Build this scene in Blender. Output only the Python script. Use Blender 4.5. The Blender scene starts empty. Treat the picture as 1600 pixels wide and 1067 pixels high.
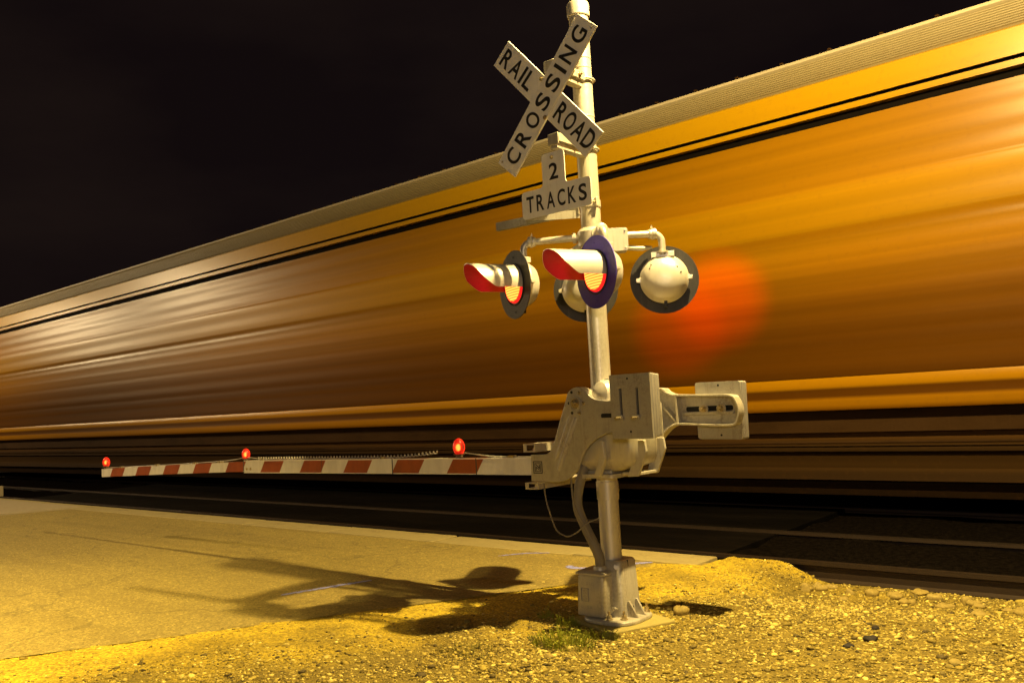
import bpy, math, random
import numpy as np
from mathutils import Vector, Matrix
random.seed(7); rng = np.random.default_rng(11)
S = bpy.context.scene
COL = S.collection
PI = math.pi

# ------------------------------------------------------------------ materials
def lin(c):
    return tuple(((v/255)/12.92 if v/255 <= .04045 else ((v/255+.055)/1.055)**2.4) for v in c)

class NT:
    def __init__(s, m):
        s.t = m.node_tree; s.n = s.t.nodes; s.l = s.t.links
    def new(s, kind, **kw):
        n = s.n.new(kind)
        for k, v in kw.items():
            if k.startswith('_'): setattr(n, k[1:], v)
            else: n.inputs[k.replace('__', ' ')].default_value = v
        return n
    def link(s, a, b): s.l.new(a, b)
    def math(s, op, a, b=None, clamp=False):
        n = s.n.new('ShaderNodeMath'); n.operation = op; n.use_clamp = clamp
        for i, x in enumerate((a, b)):
            if x is None: continue
            if isinstance(x, (int, float)): n.inputs[i].default_value = x
            else: s.link(x, n.inputs[i])
        return n.outputs[0]
    def ramp(s, fac, stops, interp='LINEAR'):
        n = s.n.new('ShaderNodeValToRGB'); r = n.color_ramp; r.interpolation = interp
        while len(r.elements) < len(stops): r.elements.new(.5)
        for e, (p, c) in zip(r.elements, stops):
            e.position = p
            e.color = (c, c, c, 1) if isinstance(c, (int, float)) else (*c, 1)
        s.link(fac, n.inputs[0]); return n.outputs[0]
    def mix(s, fac, a, b, mode='MIX'):
        n = s.n.new('ShaderNodeMix'); n.data_type = 'RGBA'; n.blend_type = mode
        for i, x in ((0, fac), (6, a), (7, b)):
            if isinstance(x, (int, float)): n.inputs[i].default_value = x
            elif isinstance(x, tuple): n.inputs[i].default_value = (*x, 1)
            else: s.link(x, n.inputs[i])
        return n.outputs[2]
    def coord(s, scale=(1, 1, 1), out='Object'):
        tc = s.n.new('ShaderNodeTexCoord'); mp = s.n.new('ShaderNodeMapping')
        mp.inputs['Scale'].default_value = scale
        s.link(tc.outputs[out], mp.inputs[0]); return mp.outputs[0]
    def noise(s, vec, scale, detail=4, rough=.55):
        n = s.n.new('ShaderNodeTexNoise'); n.inputs['Scale'].default_value = scale
        n.inputs['Detail'].default_value = detail; n.inputs['Roughness'].default_value = rough
        s.link(vec, n.inputs['Vector']); return n.outputs[0]
    def bump(s, h, strength=.3, dist=.01):
        n = s.n.new('ShaderNodeBump'); n.inputs['Strength'].default_value = strength
        n.inputs['Distance'].default_value = dist; s.link(h, n.inputs['Height']); return n.outputs[0]

def newmat(name):
    m = bpy.data.materials.new(name); m.use_nodes = True
    t = NT(m); p = t.n['Principled BSDF']
    return m, t, p

def painted(name, c, rough=.45, metal=0, var=.18, dirt=None, dirt_amt=.5, scale=6, stretch=(1, 1, .35), bump=.12, spec=.5):
    m, t, p = newmat(name)
    v = t.coord(stretch)
    n1 = t.noise(v, scale, 6, .65); n2 = t.noise(t.coord(), scale*9, 4)
    n3 = t.noise(t.coord((9, 9, .5)), 5, 3, .6)
    a = t.ramp(n1, [(.3, tuple(x*(1-var) for x in c)), (.7, tuple(min(1, x*(1+var*.5)) for x in c))])
    if dirt:
        mask = t.math('MULTIPLY', t.ramp(n1, [(.47, 0.0), (.66, 1.0)]), dirt_amt)
        mask = t.math('MULTIPLY', mask, t.ramp(n2, [(.35, .3), (.65, 1.0)]))
        a = t.mix(mask, a, dirt)
        a = t.mix(t.math('MULTIPLY', t.ramp(n3, [(.56, 0.0), (.70, 1.0)]), dirt_amt*.45), a, tuple(x*1.5 for x in dirt))
    t.link(a, p.inputs['Base Color'])
    p.inputs['Metallic'].default_value = metal
    p.inputs['Specular IOR Level'].default_value = spec
    t.link(t.ramp(n2, [(.2, rough-.1), (.8, rough+.12)]), p.inputs['Roughness'])
    if bump: t.link(t.bump(n2, bump, .004), p.inputs['Normal'])
    return m

def emit(name, c, s):
    m, t, p = newmat(name)
    p.inputs['Base Color'].default_value = (*[x*.3 for x in c], 1)
    p.inputs['Emission Color'].default_value = (*c, 1); p.inputs['Emission Strength'].default_value = s
    return m

M = {}
M['pole'] = painted('silver_pole_paint', (.62, .585, .52), .40, .45, .12, (.20, .15, .09), .6, 5, (1, 1, .25))
M['cast'] = painted('aluminium_cast_paint', (.54, .505, .43), .42, .25, .2, (.12, .085, .05), .6, 7, (1, 1, .3), .25)
M['galv'] = painted('galvanised_steel', (.44, .42, .395), .42, .35, .3, (.12, .09, .06), .65, 8, (1, 1, .7), .25)
M['sign'] = painted('sign_white', (.80, .785, .77), .5, 0, .06, (.33, .27, .2), .35, 5, (1, 1, .5), .03)
M['letter'] = painted('letter_black', (.012, .011, .012), .55, 0, .1, bump=.02)
M['disc'] = painted('disc_black', (.020, .018, .022), .6, 0, .2, (.06, .05, .05), .4, 10, bump=.05)
M['disc_blue_lit'] = painted('disc_blue_spill', (.045, .022, .42), .55, 0, .2, (.03, .02, .06), .4, 8, bump=.05)  # blue light spill on the middle disc, painted into its base colour
M['visor'] = painted('visor_silver', (.64, .61, .57), .40, .35, .08, (.35, .3, .22), .3, 6, bump=.06)
M['visor_in'] = painted('visor_inside', (.17, .005, .018), .6, 0, .1, bump=.03)
M['bolt'] = painted('bolt_steel', (.55, .46, .28), .3, .8, .2, bump=.1)
M['black'] = painted('black_void', (.006, .006, .006), .8, 0, 0, bump=0)  # black sheets and patches painting in the dark depth of slots and holes
M['cable'] = painted('cable_grey', (.055, .05, .045), .6, 0, .1, bump=.05)
M['rope'] = painted('cable_wrap', (.34, .31, .27), .5, .1, .2, bump=.05)
M['conduit'] = painted('conduit_grey', (.20, .175, .14), .6, 0, .2, (.1, .08, .05), .5, 20)
M['pad'] = painted('footing_concrete', (.40, .33, .10), .85, 0, .25, (.2, .15, .06), .6, 9, (1, 1, 1), .5)
M['steel'] = painted('dark_grimy_steel', (.038, .019, .007), .75, 0, .4, (.030, .016, .007), .6, 3, (.3, 1, 1), .3, .05)
M['wheel'] = painted('wheel_steel', (.012, .008, .006), .65, .1, .3, (.05, .028, .014), .6, 4, (1, 1, 1), .2)
M['slot'] = painted('slot_shade_black', (.0045, .0032, .0026), .8, 0, .2, bump=.05, spec=.03)  # near-black puts the shade of the recessed slots into the colour
M['rail'] = painted('rail_rust', (.030, .016, .008), .65, .2, .35, (.02, .012, .008), .6, 3, (.2, 1, 1), .3)
M['railtop'] = painted('rail_top', (.035, .026, .022), .38, .5, .25, bump=.05)
M['lens_body'] = painted('lamp_body', (.16, .08, .06), .5, 0, .2)

# lens with horizontal ribs
def lens_mat():
    m, t, p = newmat('signal_lens')
    sep = t.n.new('ShaderNodeSeparateXYZ'); t.link(t.coord(), sep.inputs[0])
    w = t.math('SINE', t.math('MULTIPLY', sep.outputs[2], 2*PI/.0185))
    c = t.mix(t.ramp(t.math('ADD', t.math('MULTIPLY', w, .5), .5), [(.22, 0.0), (.55, 1.0)]), (1.0, .085, .010), (1.0, .26, .035))
    p.inputs['Base Color'].default_value = (.05, .004, .002, 1)
    p.inputs['Roughness'].default_value = .2
    t.link(c, p.inputs['Emission Color']); p.inputs['Emission Strength'].default_value = 3.6
    return m
M['lens'] = lens_mat()
M['glow'] = emit('gate_lamp_filament', (1, .36, .06), 10)
M['lens_rim'] = emit('signal_lens_rim', (1, .012, .012), 1.3)
def redglass():
    m, t, p = newmat('gate_lamp_red_lens')
    p.inputs['Base Color'].default_value = (1, .06, .03, 1)
    p.inputs['Transmission Weight'].default_value = .85
    p.inputs['Roughness'].default_value = .42
    p.inputs['Emission Color'].default_value = (1, .02, .01, 1); p.inputs['Emission Strength'].default_value = .45
    return m
M['redglass'] = redglass()

def arm_mat():
    m, t, p = newmat('gate_arm_stripes')
    sep = t.n.new('ShaderNodeSeparateXYZ'); t.link(t.coord(), sep.inputs[0])
    u = t.math('ADD', sep.outputs[0], t.math('MULTIPLY', sep.outputs[2], -.70))
    u = t.math('DIVIDE', t.math('ADD', u, 7.728+.70*1.16), .691)
    fr = t.math('FRACT', u)
    red = t.math('LESS_THAN', fr, .5)
    red = t.math('MULTIPLY', red, t.math('LESS_THAN', sep.outputs[0], -1.0))
    red = t.math('MULTIPLY', red, t.math('GREATER_THAN', sep.outputs[0], -8.0))
    n = t.noise(t.coord((1, 1, .3)), 9, 6, .6); fine = t.noise(t.coord(), 90, 3)
    w = t.ramp(n, [(.35, (.62, .60, .58)), (.7, (.78, .76, .73))])
    r = t.ramp(n, [(.3, (.24, .042, .007)), (.7, (.34, .062, .010))])
    c = t.mix(red, w, r)
    c = t.mix(t.math('MULTIPLY', t.ramp(fine, [(.62, 0.0), (.75, 1.0)]), .35), c, (.2, .15, .1))
    t.link(c, p.inputs['Base Color']); p.inputs['Roughness'].default_value = .45
    t.link(t.bump(fine, .05, .003), p.inputs['Normal'])
    return m
M['arm'] = arm_mat()

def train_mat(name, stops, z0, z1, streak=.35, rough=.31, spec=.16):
    """horizontal colour bands from the stops, and grime dragged along the car by the wind and the wash rack"""
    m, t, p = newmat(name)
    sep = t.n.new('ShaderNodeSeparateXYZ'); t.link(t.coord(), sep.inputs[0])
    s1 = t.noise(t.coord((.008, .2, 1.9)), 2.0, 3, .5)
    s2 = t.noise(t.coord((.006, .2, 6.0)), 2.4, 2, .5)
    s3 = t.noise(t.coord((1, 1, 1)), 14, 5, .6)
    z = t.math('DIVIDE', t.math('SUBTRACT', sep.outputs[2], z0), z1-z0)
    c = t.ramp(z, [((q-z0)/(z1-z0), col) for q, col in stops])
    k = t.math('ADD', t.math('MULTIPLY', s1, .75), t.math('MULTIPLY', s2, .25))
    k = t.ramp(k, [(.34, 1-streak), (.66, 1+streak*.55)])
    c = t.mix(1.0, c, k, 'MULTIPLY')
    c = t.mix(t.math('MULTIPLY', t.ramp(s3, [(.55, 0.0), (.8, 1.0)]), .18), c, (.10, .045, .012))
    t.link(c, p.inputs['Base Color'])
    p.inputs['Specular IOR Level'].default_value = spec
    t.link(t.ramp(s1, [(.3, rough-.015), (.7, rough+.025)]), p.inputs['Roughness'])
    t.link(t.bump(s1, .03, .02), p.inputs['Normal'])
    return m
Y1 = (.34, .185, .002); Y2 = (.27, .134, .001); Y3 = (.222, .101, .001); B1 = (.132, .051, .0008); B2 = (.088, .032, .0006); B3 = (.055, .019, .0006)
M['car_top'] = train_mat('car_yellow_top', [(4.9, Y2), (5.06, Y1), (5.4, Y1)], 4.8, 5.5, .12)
M['car_side'] = train_mat('car_side_paint_falloff', [(1.69, B3), (1.85, B2), (2.25, B2), (2.65, B1), (3.1, (.22, .095, .001)), (3.36, Y3), (3.44, Y3), (3.47, (.23, .102, .001)),
    (3.52, (.23, .102, .001)), (3.55, Y2), (4.0, Y2), (4.08, Y3), (4.85, Y3)], 1.5, 4.95, .23)  # paint bands; the darkening towards the sill is light falloff put into colour
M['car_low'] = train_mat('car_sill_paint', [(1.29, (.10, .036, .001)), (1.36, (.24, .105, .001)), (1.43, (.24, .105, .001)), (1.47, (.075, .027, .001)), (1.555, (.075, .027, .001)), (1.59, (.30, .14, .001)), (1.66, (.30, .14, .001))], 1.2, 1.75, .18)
M['car_roof'] = train_mat('car_galvanised_roof', [(5.42, (.16, .125, .065)), (5.66, (.23, .19, .11)), (5.70, (.36, .31, .23)), (5.8, (.2, .17, .12))], 5.35, 6.0, .12, .45)

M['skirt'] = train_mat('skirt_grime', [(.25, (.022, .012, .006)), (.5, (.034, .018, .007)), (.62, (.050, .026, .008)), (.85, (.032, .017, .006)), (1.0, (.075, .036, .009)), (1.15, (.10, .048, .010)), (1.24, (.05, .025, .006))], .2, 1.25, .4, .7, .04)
def asphalt_mat():
    m, t, p = newmat('asphalt')
    big = t.noise(t.coord((.35, 1, 1)), .9, 5, .6); mid = t.noise(t.coord(), 9, 5, .65); fine = t.noise(t.coord(), 95, 4, .8)
    v = t.n.new('ShaderNodeTexVoronoi'); v.inputs['Scale'].default_value = 58; t.link(t.coord(), v.inputs['Vector'])
    c = t.ramp(big, [(.3, (.29, .225, .062)), (.7, (.39, .305, .084))])
    c = t.mix(t.ramp(mid, [(.35, .55), (.7, 0.0)]), c, (.24, .18, .046))
    c = t.mix(1.0, c, t.ramp(fine, [(.3, .6), (.5, .97), (.66, 1.35), (.78, 1.9)]), 'MULTIPLY')
    vs = t.n.new('ShaderNodeSeparateColor'); t.link(v.outputs['Color'], vs.inputs[0])
    c = t.mix(1.0, c, t.ramp(vs.outputs[0], [(0.0, .68), (.3, .9), (.75, 1.04), (.93, 1.25), (1.0, 1.7)]), 'MULTIPLY')
    oil = t.noise(t.coord((1, 1, 1)), 1.9, 7, .7)
    c = t.mix(t.math('MULTIPLY', t.ramp(oil, [(.60, 0.0), (.70, 1.0)]), .35), c, (.085, .062, .022))
    # dark tyre-polished bands across the crossing
    st = t.noise(t.coord((.12, 1.6, 1)), 1.7, 4, .6)
    c = t.mix(t.math('MULTIPLY', t.ramp(st, [(.5, 0.0), (.75, 1.0)]), .5), c, (.19, .14, .036))
    # thin cracks
    cr = t.n.new('ShaderNodeTexVoronoi'); cr.feature = 'DISTANCE_TO_EDGE'; cr.inputs['Scale'].default_value = .45
    wv = t.n.new('ShaderNodeVectorMath'); wv.operation = 'ADD'
    nz = t.n.new('ShaderNodeTexNoise'); nz.inputs['Scale'].default_value = 2.2; nz.inputs['Detail'].default_value = 6; t.link(t.coord(), nz.inputs['Vector'])
    sc = t.n.new('ShaderNodeVectorMath'); sc.operation = 'SCALE'; sc.inputs['Scale'].default_value = .9
    t.link(nz.outputs['Color'], sc.inputs[0]); t.link(t.coord(), wv.inputs[0]); t.link(sc.outputs[0], wv.inputs[1]); t.link(wv.outputs[0], cr.inputs['Vector'])
    c = t.mix(t.math('MULTIPLY', t.ramp(cr.outputs['Distance'], [(.004, 1.0), (.010, 0.0)]), .32), c, (.05, .038, .018))
    t.link(c, p.inputs['Base Color']); p.inputs['Roughness'].default_value = .85
    h = t.math('ADD', t.math('MULTIPLY', fine, .7), t.math('MULTIPLY', v.outputs['Distance'], .5))
    t.link(t.bump(h, .55, .006), p.inputs['Normal'])
    return m
M['asphalt'] = asphalt_mat()

def soil_mat():
    m, t, p = newmat('sandy_gravel_bed')
    big = t.noise(t.coord(), 1.3, 5, .6); mid = t.noise(t.coord(), 22, 5, .65)
    v = t.n.new('ShaderNodeTexVoronoi'); v.inputs['Scale'].default_value = 62; t.link(t.coord(), v.inputs['Vector'])
    v2 = t.n.new('ShaderNodeTexVoronoi'); v2.inputs['Scale'].default_value = 150; t.link(t.coord(), v2.inputs['Vector'])
    at = t.n.new('ShaderNodeAttribute'); at.attribute_name = 'sand'
    c = t.mix(at.outputs['Fac'], t.ramp(big, [(.3, (.15, .108, .014)), (.7, (.25, .185, .024))]), t.ramp(big, [(.3, (.56, .40, .020)), (.7, (.70, .52, .028))]))
    sp = t.n.new('ShaderNodeSeparateColor'); t.link(v.outputs['Color'], sp.inputs[0])
    c = t.mix(1.0, c, t.ramp(sp.outputs[0], [(0.0, .55), (.5, 1.0), (1.0, 1.45)]), 'MULTIPLY')
    c = t.mix(t.ramp(mid, [(.4, .35), (.65, 0.0)]), c, (.20, .14, .02))
    t.link(c, p.inputs['Base Color']); p.inputs['Roughness'].default_value = .9
    h = t.math('ADD', t.math('MULTIPLY', v.outputs['Distance'], -.9), t.math('ADD', t.math('MULTIPLY', v2.outputs['Distance'], -.35), mid))
    t.link(t.bump(h, .75, .016), p.inputs['Normal'])
    return m
M['soil'] = soil_mat()

def stone_mat(name, dark, light, mid):
    m, t, p = newmat(name)
    g = t.n.new('ShaderNodeNewGeometry'); n = t.noise(t.coord(), 45, 5, .6)
    c = t.ramp(g.outputs['Random Per Island'], [(0.0, dark), (.22, tuple((a+b)/2 for a, b in zip(dark, mid))), (.6, mid), (.88, light), (1.0, tuple(min(.8, x*1.35) for x in light))])
    c = t.mix(1.0, c, t.ramp(n, [(.3, .75), (.7, 1.2)]), 'MULTIPLY')
    t.link(c, p.inputs['Base Color']); p.inputs['Roughness'].default_value = .8
    t.link(t.bump(n, .3, .005), p.inputs['Normal'])
    return m
M['stone'] = stone_mat('pebbles', (.07, .05, .016), (.60, .48, .12), (.38, .285, .042))
M['bigstone'] = stone_mat('stones', (.20, .15, .05), (.42, .33, .10), (.32, .24, .06))
M['darkstone'] = painted('dark_stone', (.02, .014, .010), .8, 0, .3, bump=.3)
M['concrete'] = painted('crossing_concrete', (.42, .345, .15), .85, 0, .25, (.14, .105, .04), .7, 3, (.4, 1, 1), .4)
M['walk'] = painted('sidewalk_concrete', (.42, .35, .22), .85, 0, .15, (.22, .17, .1), .5, 2, (1, 1, 1), .3)
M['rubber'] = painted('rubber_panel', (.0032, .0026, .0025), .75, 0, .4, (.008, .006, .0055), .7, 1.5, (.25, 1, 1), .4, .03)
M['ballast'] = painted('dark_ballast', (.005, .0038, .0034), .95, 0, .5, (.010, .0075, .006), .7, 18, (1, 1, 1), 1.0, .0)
M['ground'] = painted('dark_ground', (.016, .012, .008), .95, 0, .5, None, 0, 2, (1, 1, 1), .8, .2)
M['tie'] = painted('tie_wood', (.016, .011, .008), .9, 0, .4, None, 0, 6, (1, 1, 1), .6, .2)
def paintmark_mat():
    m, t, p = newmat('sprayed_paint')
    n = t.noise(t.coord(), 26, 5, .7)
    p.inputs['Base Color'].default_value = (.36, .38, .95, 1); p.inputs['Roughness'].default_value = .8
    sep = t.n.new('ShaderNodeSeparateXYZ'); t.link(t.coord(out='UV'), sep.inputs[0])
    d = t.math('ABSOLUTE', t.math('SUBTRACT', sep.outputs[1], .5))
    a = t.math('SUBTRACT', t.math('ADD', n, .14), t.math('MULTIPLY', d, .75))
    t.link(t.ramp(a, [(.34, 0.0), (.52, .85)]), p.inputs['Alpha'])
    return m
M['spray'] = paintmark_mat()
M['leaf'] = painted('weed_green', (.24, .27, .012), .55, 0, .3, (.30, .25, .025), .5, 12, (1, 1, 1), .1)
M['leaf_dry'] = painted('weed_dry', (.24, .21, .035), .6, 0, .3, None, 0, 12, (1, 1, 1), .1)

# ------------------------------------------------------------------ mesh builder
class MB:
    def __init__(s): s.v = []; s.f = []; s.m = []
    def add(s, vs, fs, mi=0):
        o = len(s.v); s.v += [tuple(v) for v in vs]; s.f += [tuple(i+o for i in f) for f in fs]; s.m += [mi]*len(fs); return s
    def box(s, x0, x1, y0, y1, z0, z1, mi=0, T=None):
        vs = [Vector((x, y, z)) for z in (z0, z1) for y in (y0, y1) for x in (x0, x1)]
        if T: vs = [T @ v for v in vs]
        return s.add(vs, [(0, 2, 3, 1), (4, 5, 7, 6), (0, 1, 5, 4), (2, 6, 7, 3), (0, 4, 6, 2), (1, 3, 7, 5)], mi)
    def prism(s, poly, d0, d1, fn=None, mi=0):
        """poly in (x,z), extruded along y from d0 to d1"""
        fn = fn or (lambda a, b, d: (a, d, b))
        n = len(poly)
        vs = [fn(a, b, d0) for a, b in poly]+[fn(a, b, d1) for a, b in poly]
        fs = [tuple(range(n)), tuple(range(2*n-1, n-1, -1))]+[(i, i+n, (i+1) % n+n, (i+1) % n) for i in range(n)]
        return s.add(vs, fs, mi)
    def frame(s, a):
        a = Vector(a).normalized(); u = a.cross(Vector((0, 0, 1)) if abs(a.z) < .9 else Vector((1, 0, 0))).normalized()
        return a, u, a.cross(u)
    def lathe(s, prof, org, ax, n=32, mi=0, cap=True):
        a, u, w = s.frame(ax); org = Vector(org); vs = []; fs = []
        for r, h in prof:
            for i in range(n):
                t = 2*PI*i/n; vs.append(org+a*h+(u*math.cos(t)+w*math.sin(t))*r)
        for j in range(len(prof)-1):
            for i in range(n):
                k = (i+1) % n; fs.append((j*n+i, j*n+k, (j+1)*n+k, (j+1)*n+i))
        if cap:
            fs.append(tuple(range(n-1, -1, -1))); q = (len(prof)-1)*n; fs.append(tuple(range(q, q+n)))
        return s.add(vs, fs, mi)
    def cyl(s, p0, p1, r, r1=None, n=20, mi=0):
        p0 = Vector(p0); d = Vector(p1)-p0
        return s.lathe([(r, 0), (r if r1 is None else r1, d.length)], p0, d, n, mi)
    def tube(s, pts, r, n=10, mi=0):
        pts = [Vector(p) for p in pts]; vs = []; fs = []; u = None
        for i, p in enumerate(pts):
            d = (pts[min(i+1, len(pts)-1)]-pts[max(i-1, 0)]).normalized()
            if u is None: u = d.cross(Vector((0, 0, 1)) if abs(d.z) < .9 else Vector((1, 0, 0))).normalized()
            u = (u-d*u.dot(d)).normalized(); w = d.cross(u)
            for k in range(n):
                t = 2*PI*k/n; vs.append(p+(u*math.cos(t)+w*math.sin(t))*(r[i] if isinstance(r, list) else r))
        for j in range(len(pts)-1):
            for k in range(n): fs.append((j*n+k, j*n+(k+1) % n, (j+1)*n+(k+1) % n, (j+1)*n+k))
        fs += [tuple(range(n-1, -1, -1)), tuple(range(len(vs)-n, len(vs)))]
        return s.add(vs, fs, mi)
    def bolt(s, p, ax, r=.014, h=.014, mi=0):
        a = Vector(ax).normalized(); p = Vector(p)
        s.lathe([(r*1.5, 0), (r*1.5, h*.25)], p, a, 14, mi); s.lathe([(r, h*.25), (r, h)], p, a, 6, mi)
        s.lathe([(r*.5, h), (r*.5, h*1.6)], p, a, 8, mi); return s
    def clusters(s):
        """faces grouped into pieces that stand apart from each other"""
        par = list(range(len(s.v)))
        def find(i):
            while par[i] != i: par[i] = par[par[i]]; i = par[i]
            return i
        for f in s.f:
            a = find(f[0])
            for i in f[1:]: par[find(i)] = a
        isl = {}
        for k, f in enumerate(s.f): isl.setdefault(find(f[0]), []).append(k)
        keys = list(isl); V = np.array(s.v, float)
        if len(keys) < 2: return [list(range(len(s.f)))]
        lo = []; hi = []
        for k in keys:
            ids = list({i for q in isl[k] for i in s.f[q]}); lo.append(V[ids].min(0)); hi.append(V[ids].max(0))
        lo = np.array(lo); hi = np.array(hi); size = (hi-lo).max(1); p2 = list(range(len(keys)))
        def f2(i):
            while p2[i] != i: i = p2[i]
            return i
        gap = np.maximum(0, np.maximum(lo[:, None]-hi[None], lo[None]-hi[:, None]))
        near = np.sqrt((gap**2).sum(2)) <= np.maximum(.018, .48*np.maximum(size[:, None], size[None]))
        for i, j in zip(*np.nonzero(np.triu(near, 1))): p2[f2(i)] = f2(j)
        out = {}
        for i, k in enumerate(keys): out.setdefault(f2(i), []).extend(isl[k])
        return sorted((sorted(v) for v in out.values()), key=lambda v: -len(v))
    def build(s, name, mats, parent=None, bevel=0, angle=35, seg=2, one=False):
        if parent is not None and not one:
            cl = s.clusters()
            if len(cl) > 1:
                first = None
                for c in cl:
                    m = MB(); mp = {}
                    for k in c:
                        for i in s.f[k]:
                            if i not in mp: mp[i] = len(m.v); m.v.append(s.v[i])
                        m.f.append(tuple(mp[i] for i in s.f[k])); m.m.append(s.m[k])
                    o = m.build(name, mats, parent, bevel, angle, seg, True); first = first or o
                return first
        me = bpy.data.meshes.new(name); me.from_pydata(s.v, [], s.f)
        for m in (mats if isinstance(mats, (list, tuple)) else [mats]): me.materials.append(M[m])
        me.polygons.foreach_set('material_index', s.m); me.polygons.foreach_set('use_smooth', [True]*len(s.f))
        me.update(); me.validate()
        me.set_sharp_from_angle(angle=math.radians(angle))
        o = bpy.data.objects.new(name, me); COL.objects.link(o); o.parent = parent
        if bevel:
            b = o.modifiers.new('bevel', 'BEVEL'); b.width = bevel; b.segments = seg; b.limit_method = 'ANGLE'; b.angle_limit = math.radians(40); b.harden_normals = False
        return o

def tag(o, label=None, cat=None, group=None, kind=None):
    for k, v in (('label', label), ('category', cat), ('group', group), ('kind', kind)):
        if v: o[k] = v
    return o
def empty(name, loc):
    o = bpy.data.objects.new(name, None); COL.objects.link(o); o.location = loc; o.empty_display_size = .2; return o
def spline(pts, sub=6, closed=False):
    pts = [Vector(p) for p in pts]; n = len(pts); out = []
    for i in range(n if closed else n-1):
        g = (lambda k: pts[k % n]) if closed else (lambda k: pts[max(0, min(n-1, k))])
        p0, p1, p2, p3 = g(i-1), g(i), g(i+1), g(i+2)
        for j in range(sub):
            t = j/sub; out.append(.5*((2*p1)+(p2-p0)*t+(2*p0-5*p1+4*p2-p3)*t*t+(3*p1-p0-3*p2+p3)*t**3))
    if not closed: out.append(pts[-1])
    return out
def roundpoly(pts, r, n=5):
    out = []; N = len(pts)
    for i in range(N):
        p = Vector(pts[i]); a = (Vector(pts[i-1])-p); b = (Vector(pts[(i+1) % N])-p)
        d = min(r, a.length*.49, b.length*.49); p0 = p+a.normalized()*d; p1 = p+b.normalized()*d
        for k in range(n+1):
            t = k/n; out.append(tuple((1-t)**2*p0+2*t*(1-t)*p+t*t*p1))
    return out

_glyph = {}
def glyph(ch, bold=.018):
    if (ch, bold) not in _glyph:
        cu = bpy.data.curves.new('glyph', 'FONT'); cu.body = ch; cu.size = 1; cu.extrude = .0; cu.offset = bold; cu.resolution_u = 6
        o = bpy.data.objects.new('glyph', cu); COL.objects.link(o)
        dg = bpy.context.evaluated_depsgraph_get(); me = bpy.data.meshes.new_from_object(o.evaluated_get(dg))
        vs = [tuple(v.co) for v in me.vertices]; fs = [tuple(p.vertices) for p in me.polygons]
        bpy.data.objects.remove(o); bpy.data.curves.remove(cu); bpy.data.meshes.remove(me)
        xs = [v[0] for v in vs]; ys = [v[1] for v in vs]
        _glyph[(ch, bold)] = (vs, fs, min(xs), max(xs), min(ys), max(ys))
    return _glyph[(ch, bold)]
WID = {'I': .26, 'L': .85, '1': .5, 'A': 1.08, 'O': 1.03, 'G': 1.03, 'N': 1.0}
def letters(mb, word, start, u, v, h, w, gap, bold=.018, mi=0):
    """word from start along u, cap height h along v, each letter about w wide"""
    p = Vector(start); u = Vector(u).normalized(); v = Vector(v).normalized()
    for ch in word:
        if ch == ' ': p = p+u*(w*.6); continue
        vs, fs, x0, x1, y0, y1 = glyph(ch, bold); ww = w*WID.get(ch, 1)
        mb.add([p+u*((a-x0)/(x1-x0)*ww)+v*((b-y0)/(y1-y0)*h) for a, b, c in vs], fs, mi)
        p = p+u*(ww+gap)
    return p

# ------------------------------------------------------------------ camera
Rw = Matrix(((0.757, 0.088, 0.647), (0.651, -0.019, -0.759), (-0.055, 0.996, -0.072)))
ax_t = Vector((-1560, -182, -1333)).normalized()
vv = (207480-1333**2)/(182-1560*.062); ax_u = Vector((133+.062*vv, -vv, -1333)).normalized()
ax_u = (ax_u-ax_t*ax_u.dot(ax_t)).normalized(); ax_x = -ax_t; ax_y = ax_u.cross(ax_x)
Rw = Matrix((ax_x, ax_y, ax_u))
cam = bpy.data.cameras.new('camera'); co = bpy.data.objects.new('camera', cam); COL.objects.link(co)
cam.sensor_width = 36; cam.lens = 36*1333/1600; cam.clip_end = 3000; cam.clip_start = .05
co.matrix_world = Matrix.Translation((0, 0, 1.6)) @ Rw.to_4x4()
S.camera = co

# ------------------------------------------------------------------ crossing signal
PX, PY = -3.585, 5.184
root = empty('crossing_signal', (PX, PY, 0))
tag(root, 'silver railroad crossing signal post with crossbuck, flashing lights and lowered striped gate arm', 'railroad signal')

pm = MB()
pm.lathe([(.075, .40), (.075, 2.6), (.073, 4.49), (.073, 4.5)], (0, 0, 0), (0, 0, 1), 40)
pole = pm.build('pole', 'pole', root)
c = MB(); c.lathe([(.080, 4.475), (.0855, 4.48), (.0855, 4.565), (.080, 4.585), (.04, 4.598)], (0, 0, 0), (0, 0, 1), 36); c.build('pole_cap', 'pole', pole, .004)
def clamp(z, h=.03, r=.082, lug=True, ang=-25):
    b = MB(); b.lathe([(r, 0), (r, h)], (0, 0, z-h/2), (0, 0, 1), 36)
    if lug:
        d = Vector((math.cos(math.radians(ang)), math.sin(math.radians(ang)), 0)); p = Vector((-d.y, d.x, 0))
        for q in (-1, 1):
            T = Matrix.Translation(d*(r+.016)*q+Vector((0, 0, z))) @ Matrix.Rotation(math.radians(ang), 4, 'Z')
            b.box(-.018, .018, -.012, .012, -h*.55, h*.55, 0, T)
            b.bolt(d*(r+.018)*q-p*.013+Vector((0, 0, z)), -p, .009, .012, 1)
    return b.build('pole_clamp', ['pole', 'bolt'], pole, .002)
clamp(4.15, .012, .0765, False); clamp(4.075, .012, .0765, False); clamp(3.70, .012, .0765, False)
clamp(3.04, .055, .081); clamp(1.655, .05, .083); clamp(.935, .13, .081, False)

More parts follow.
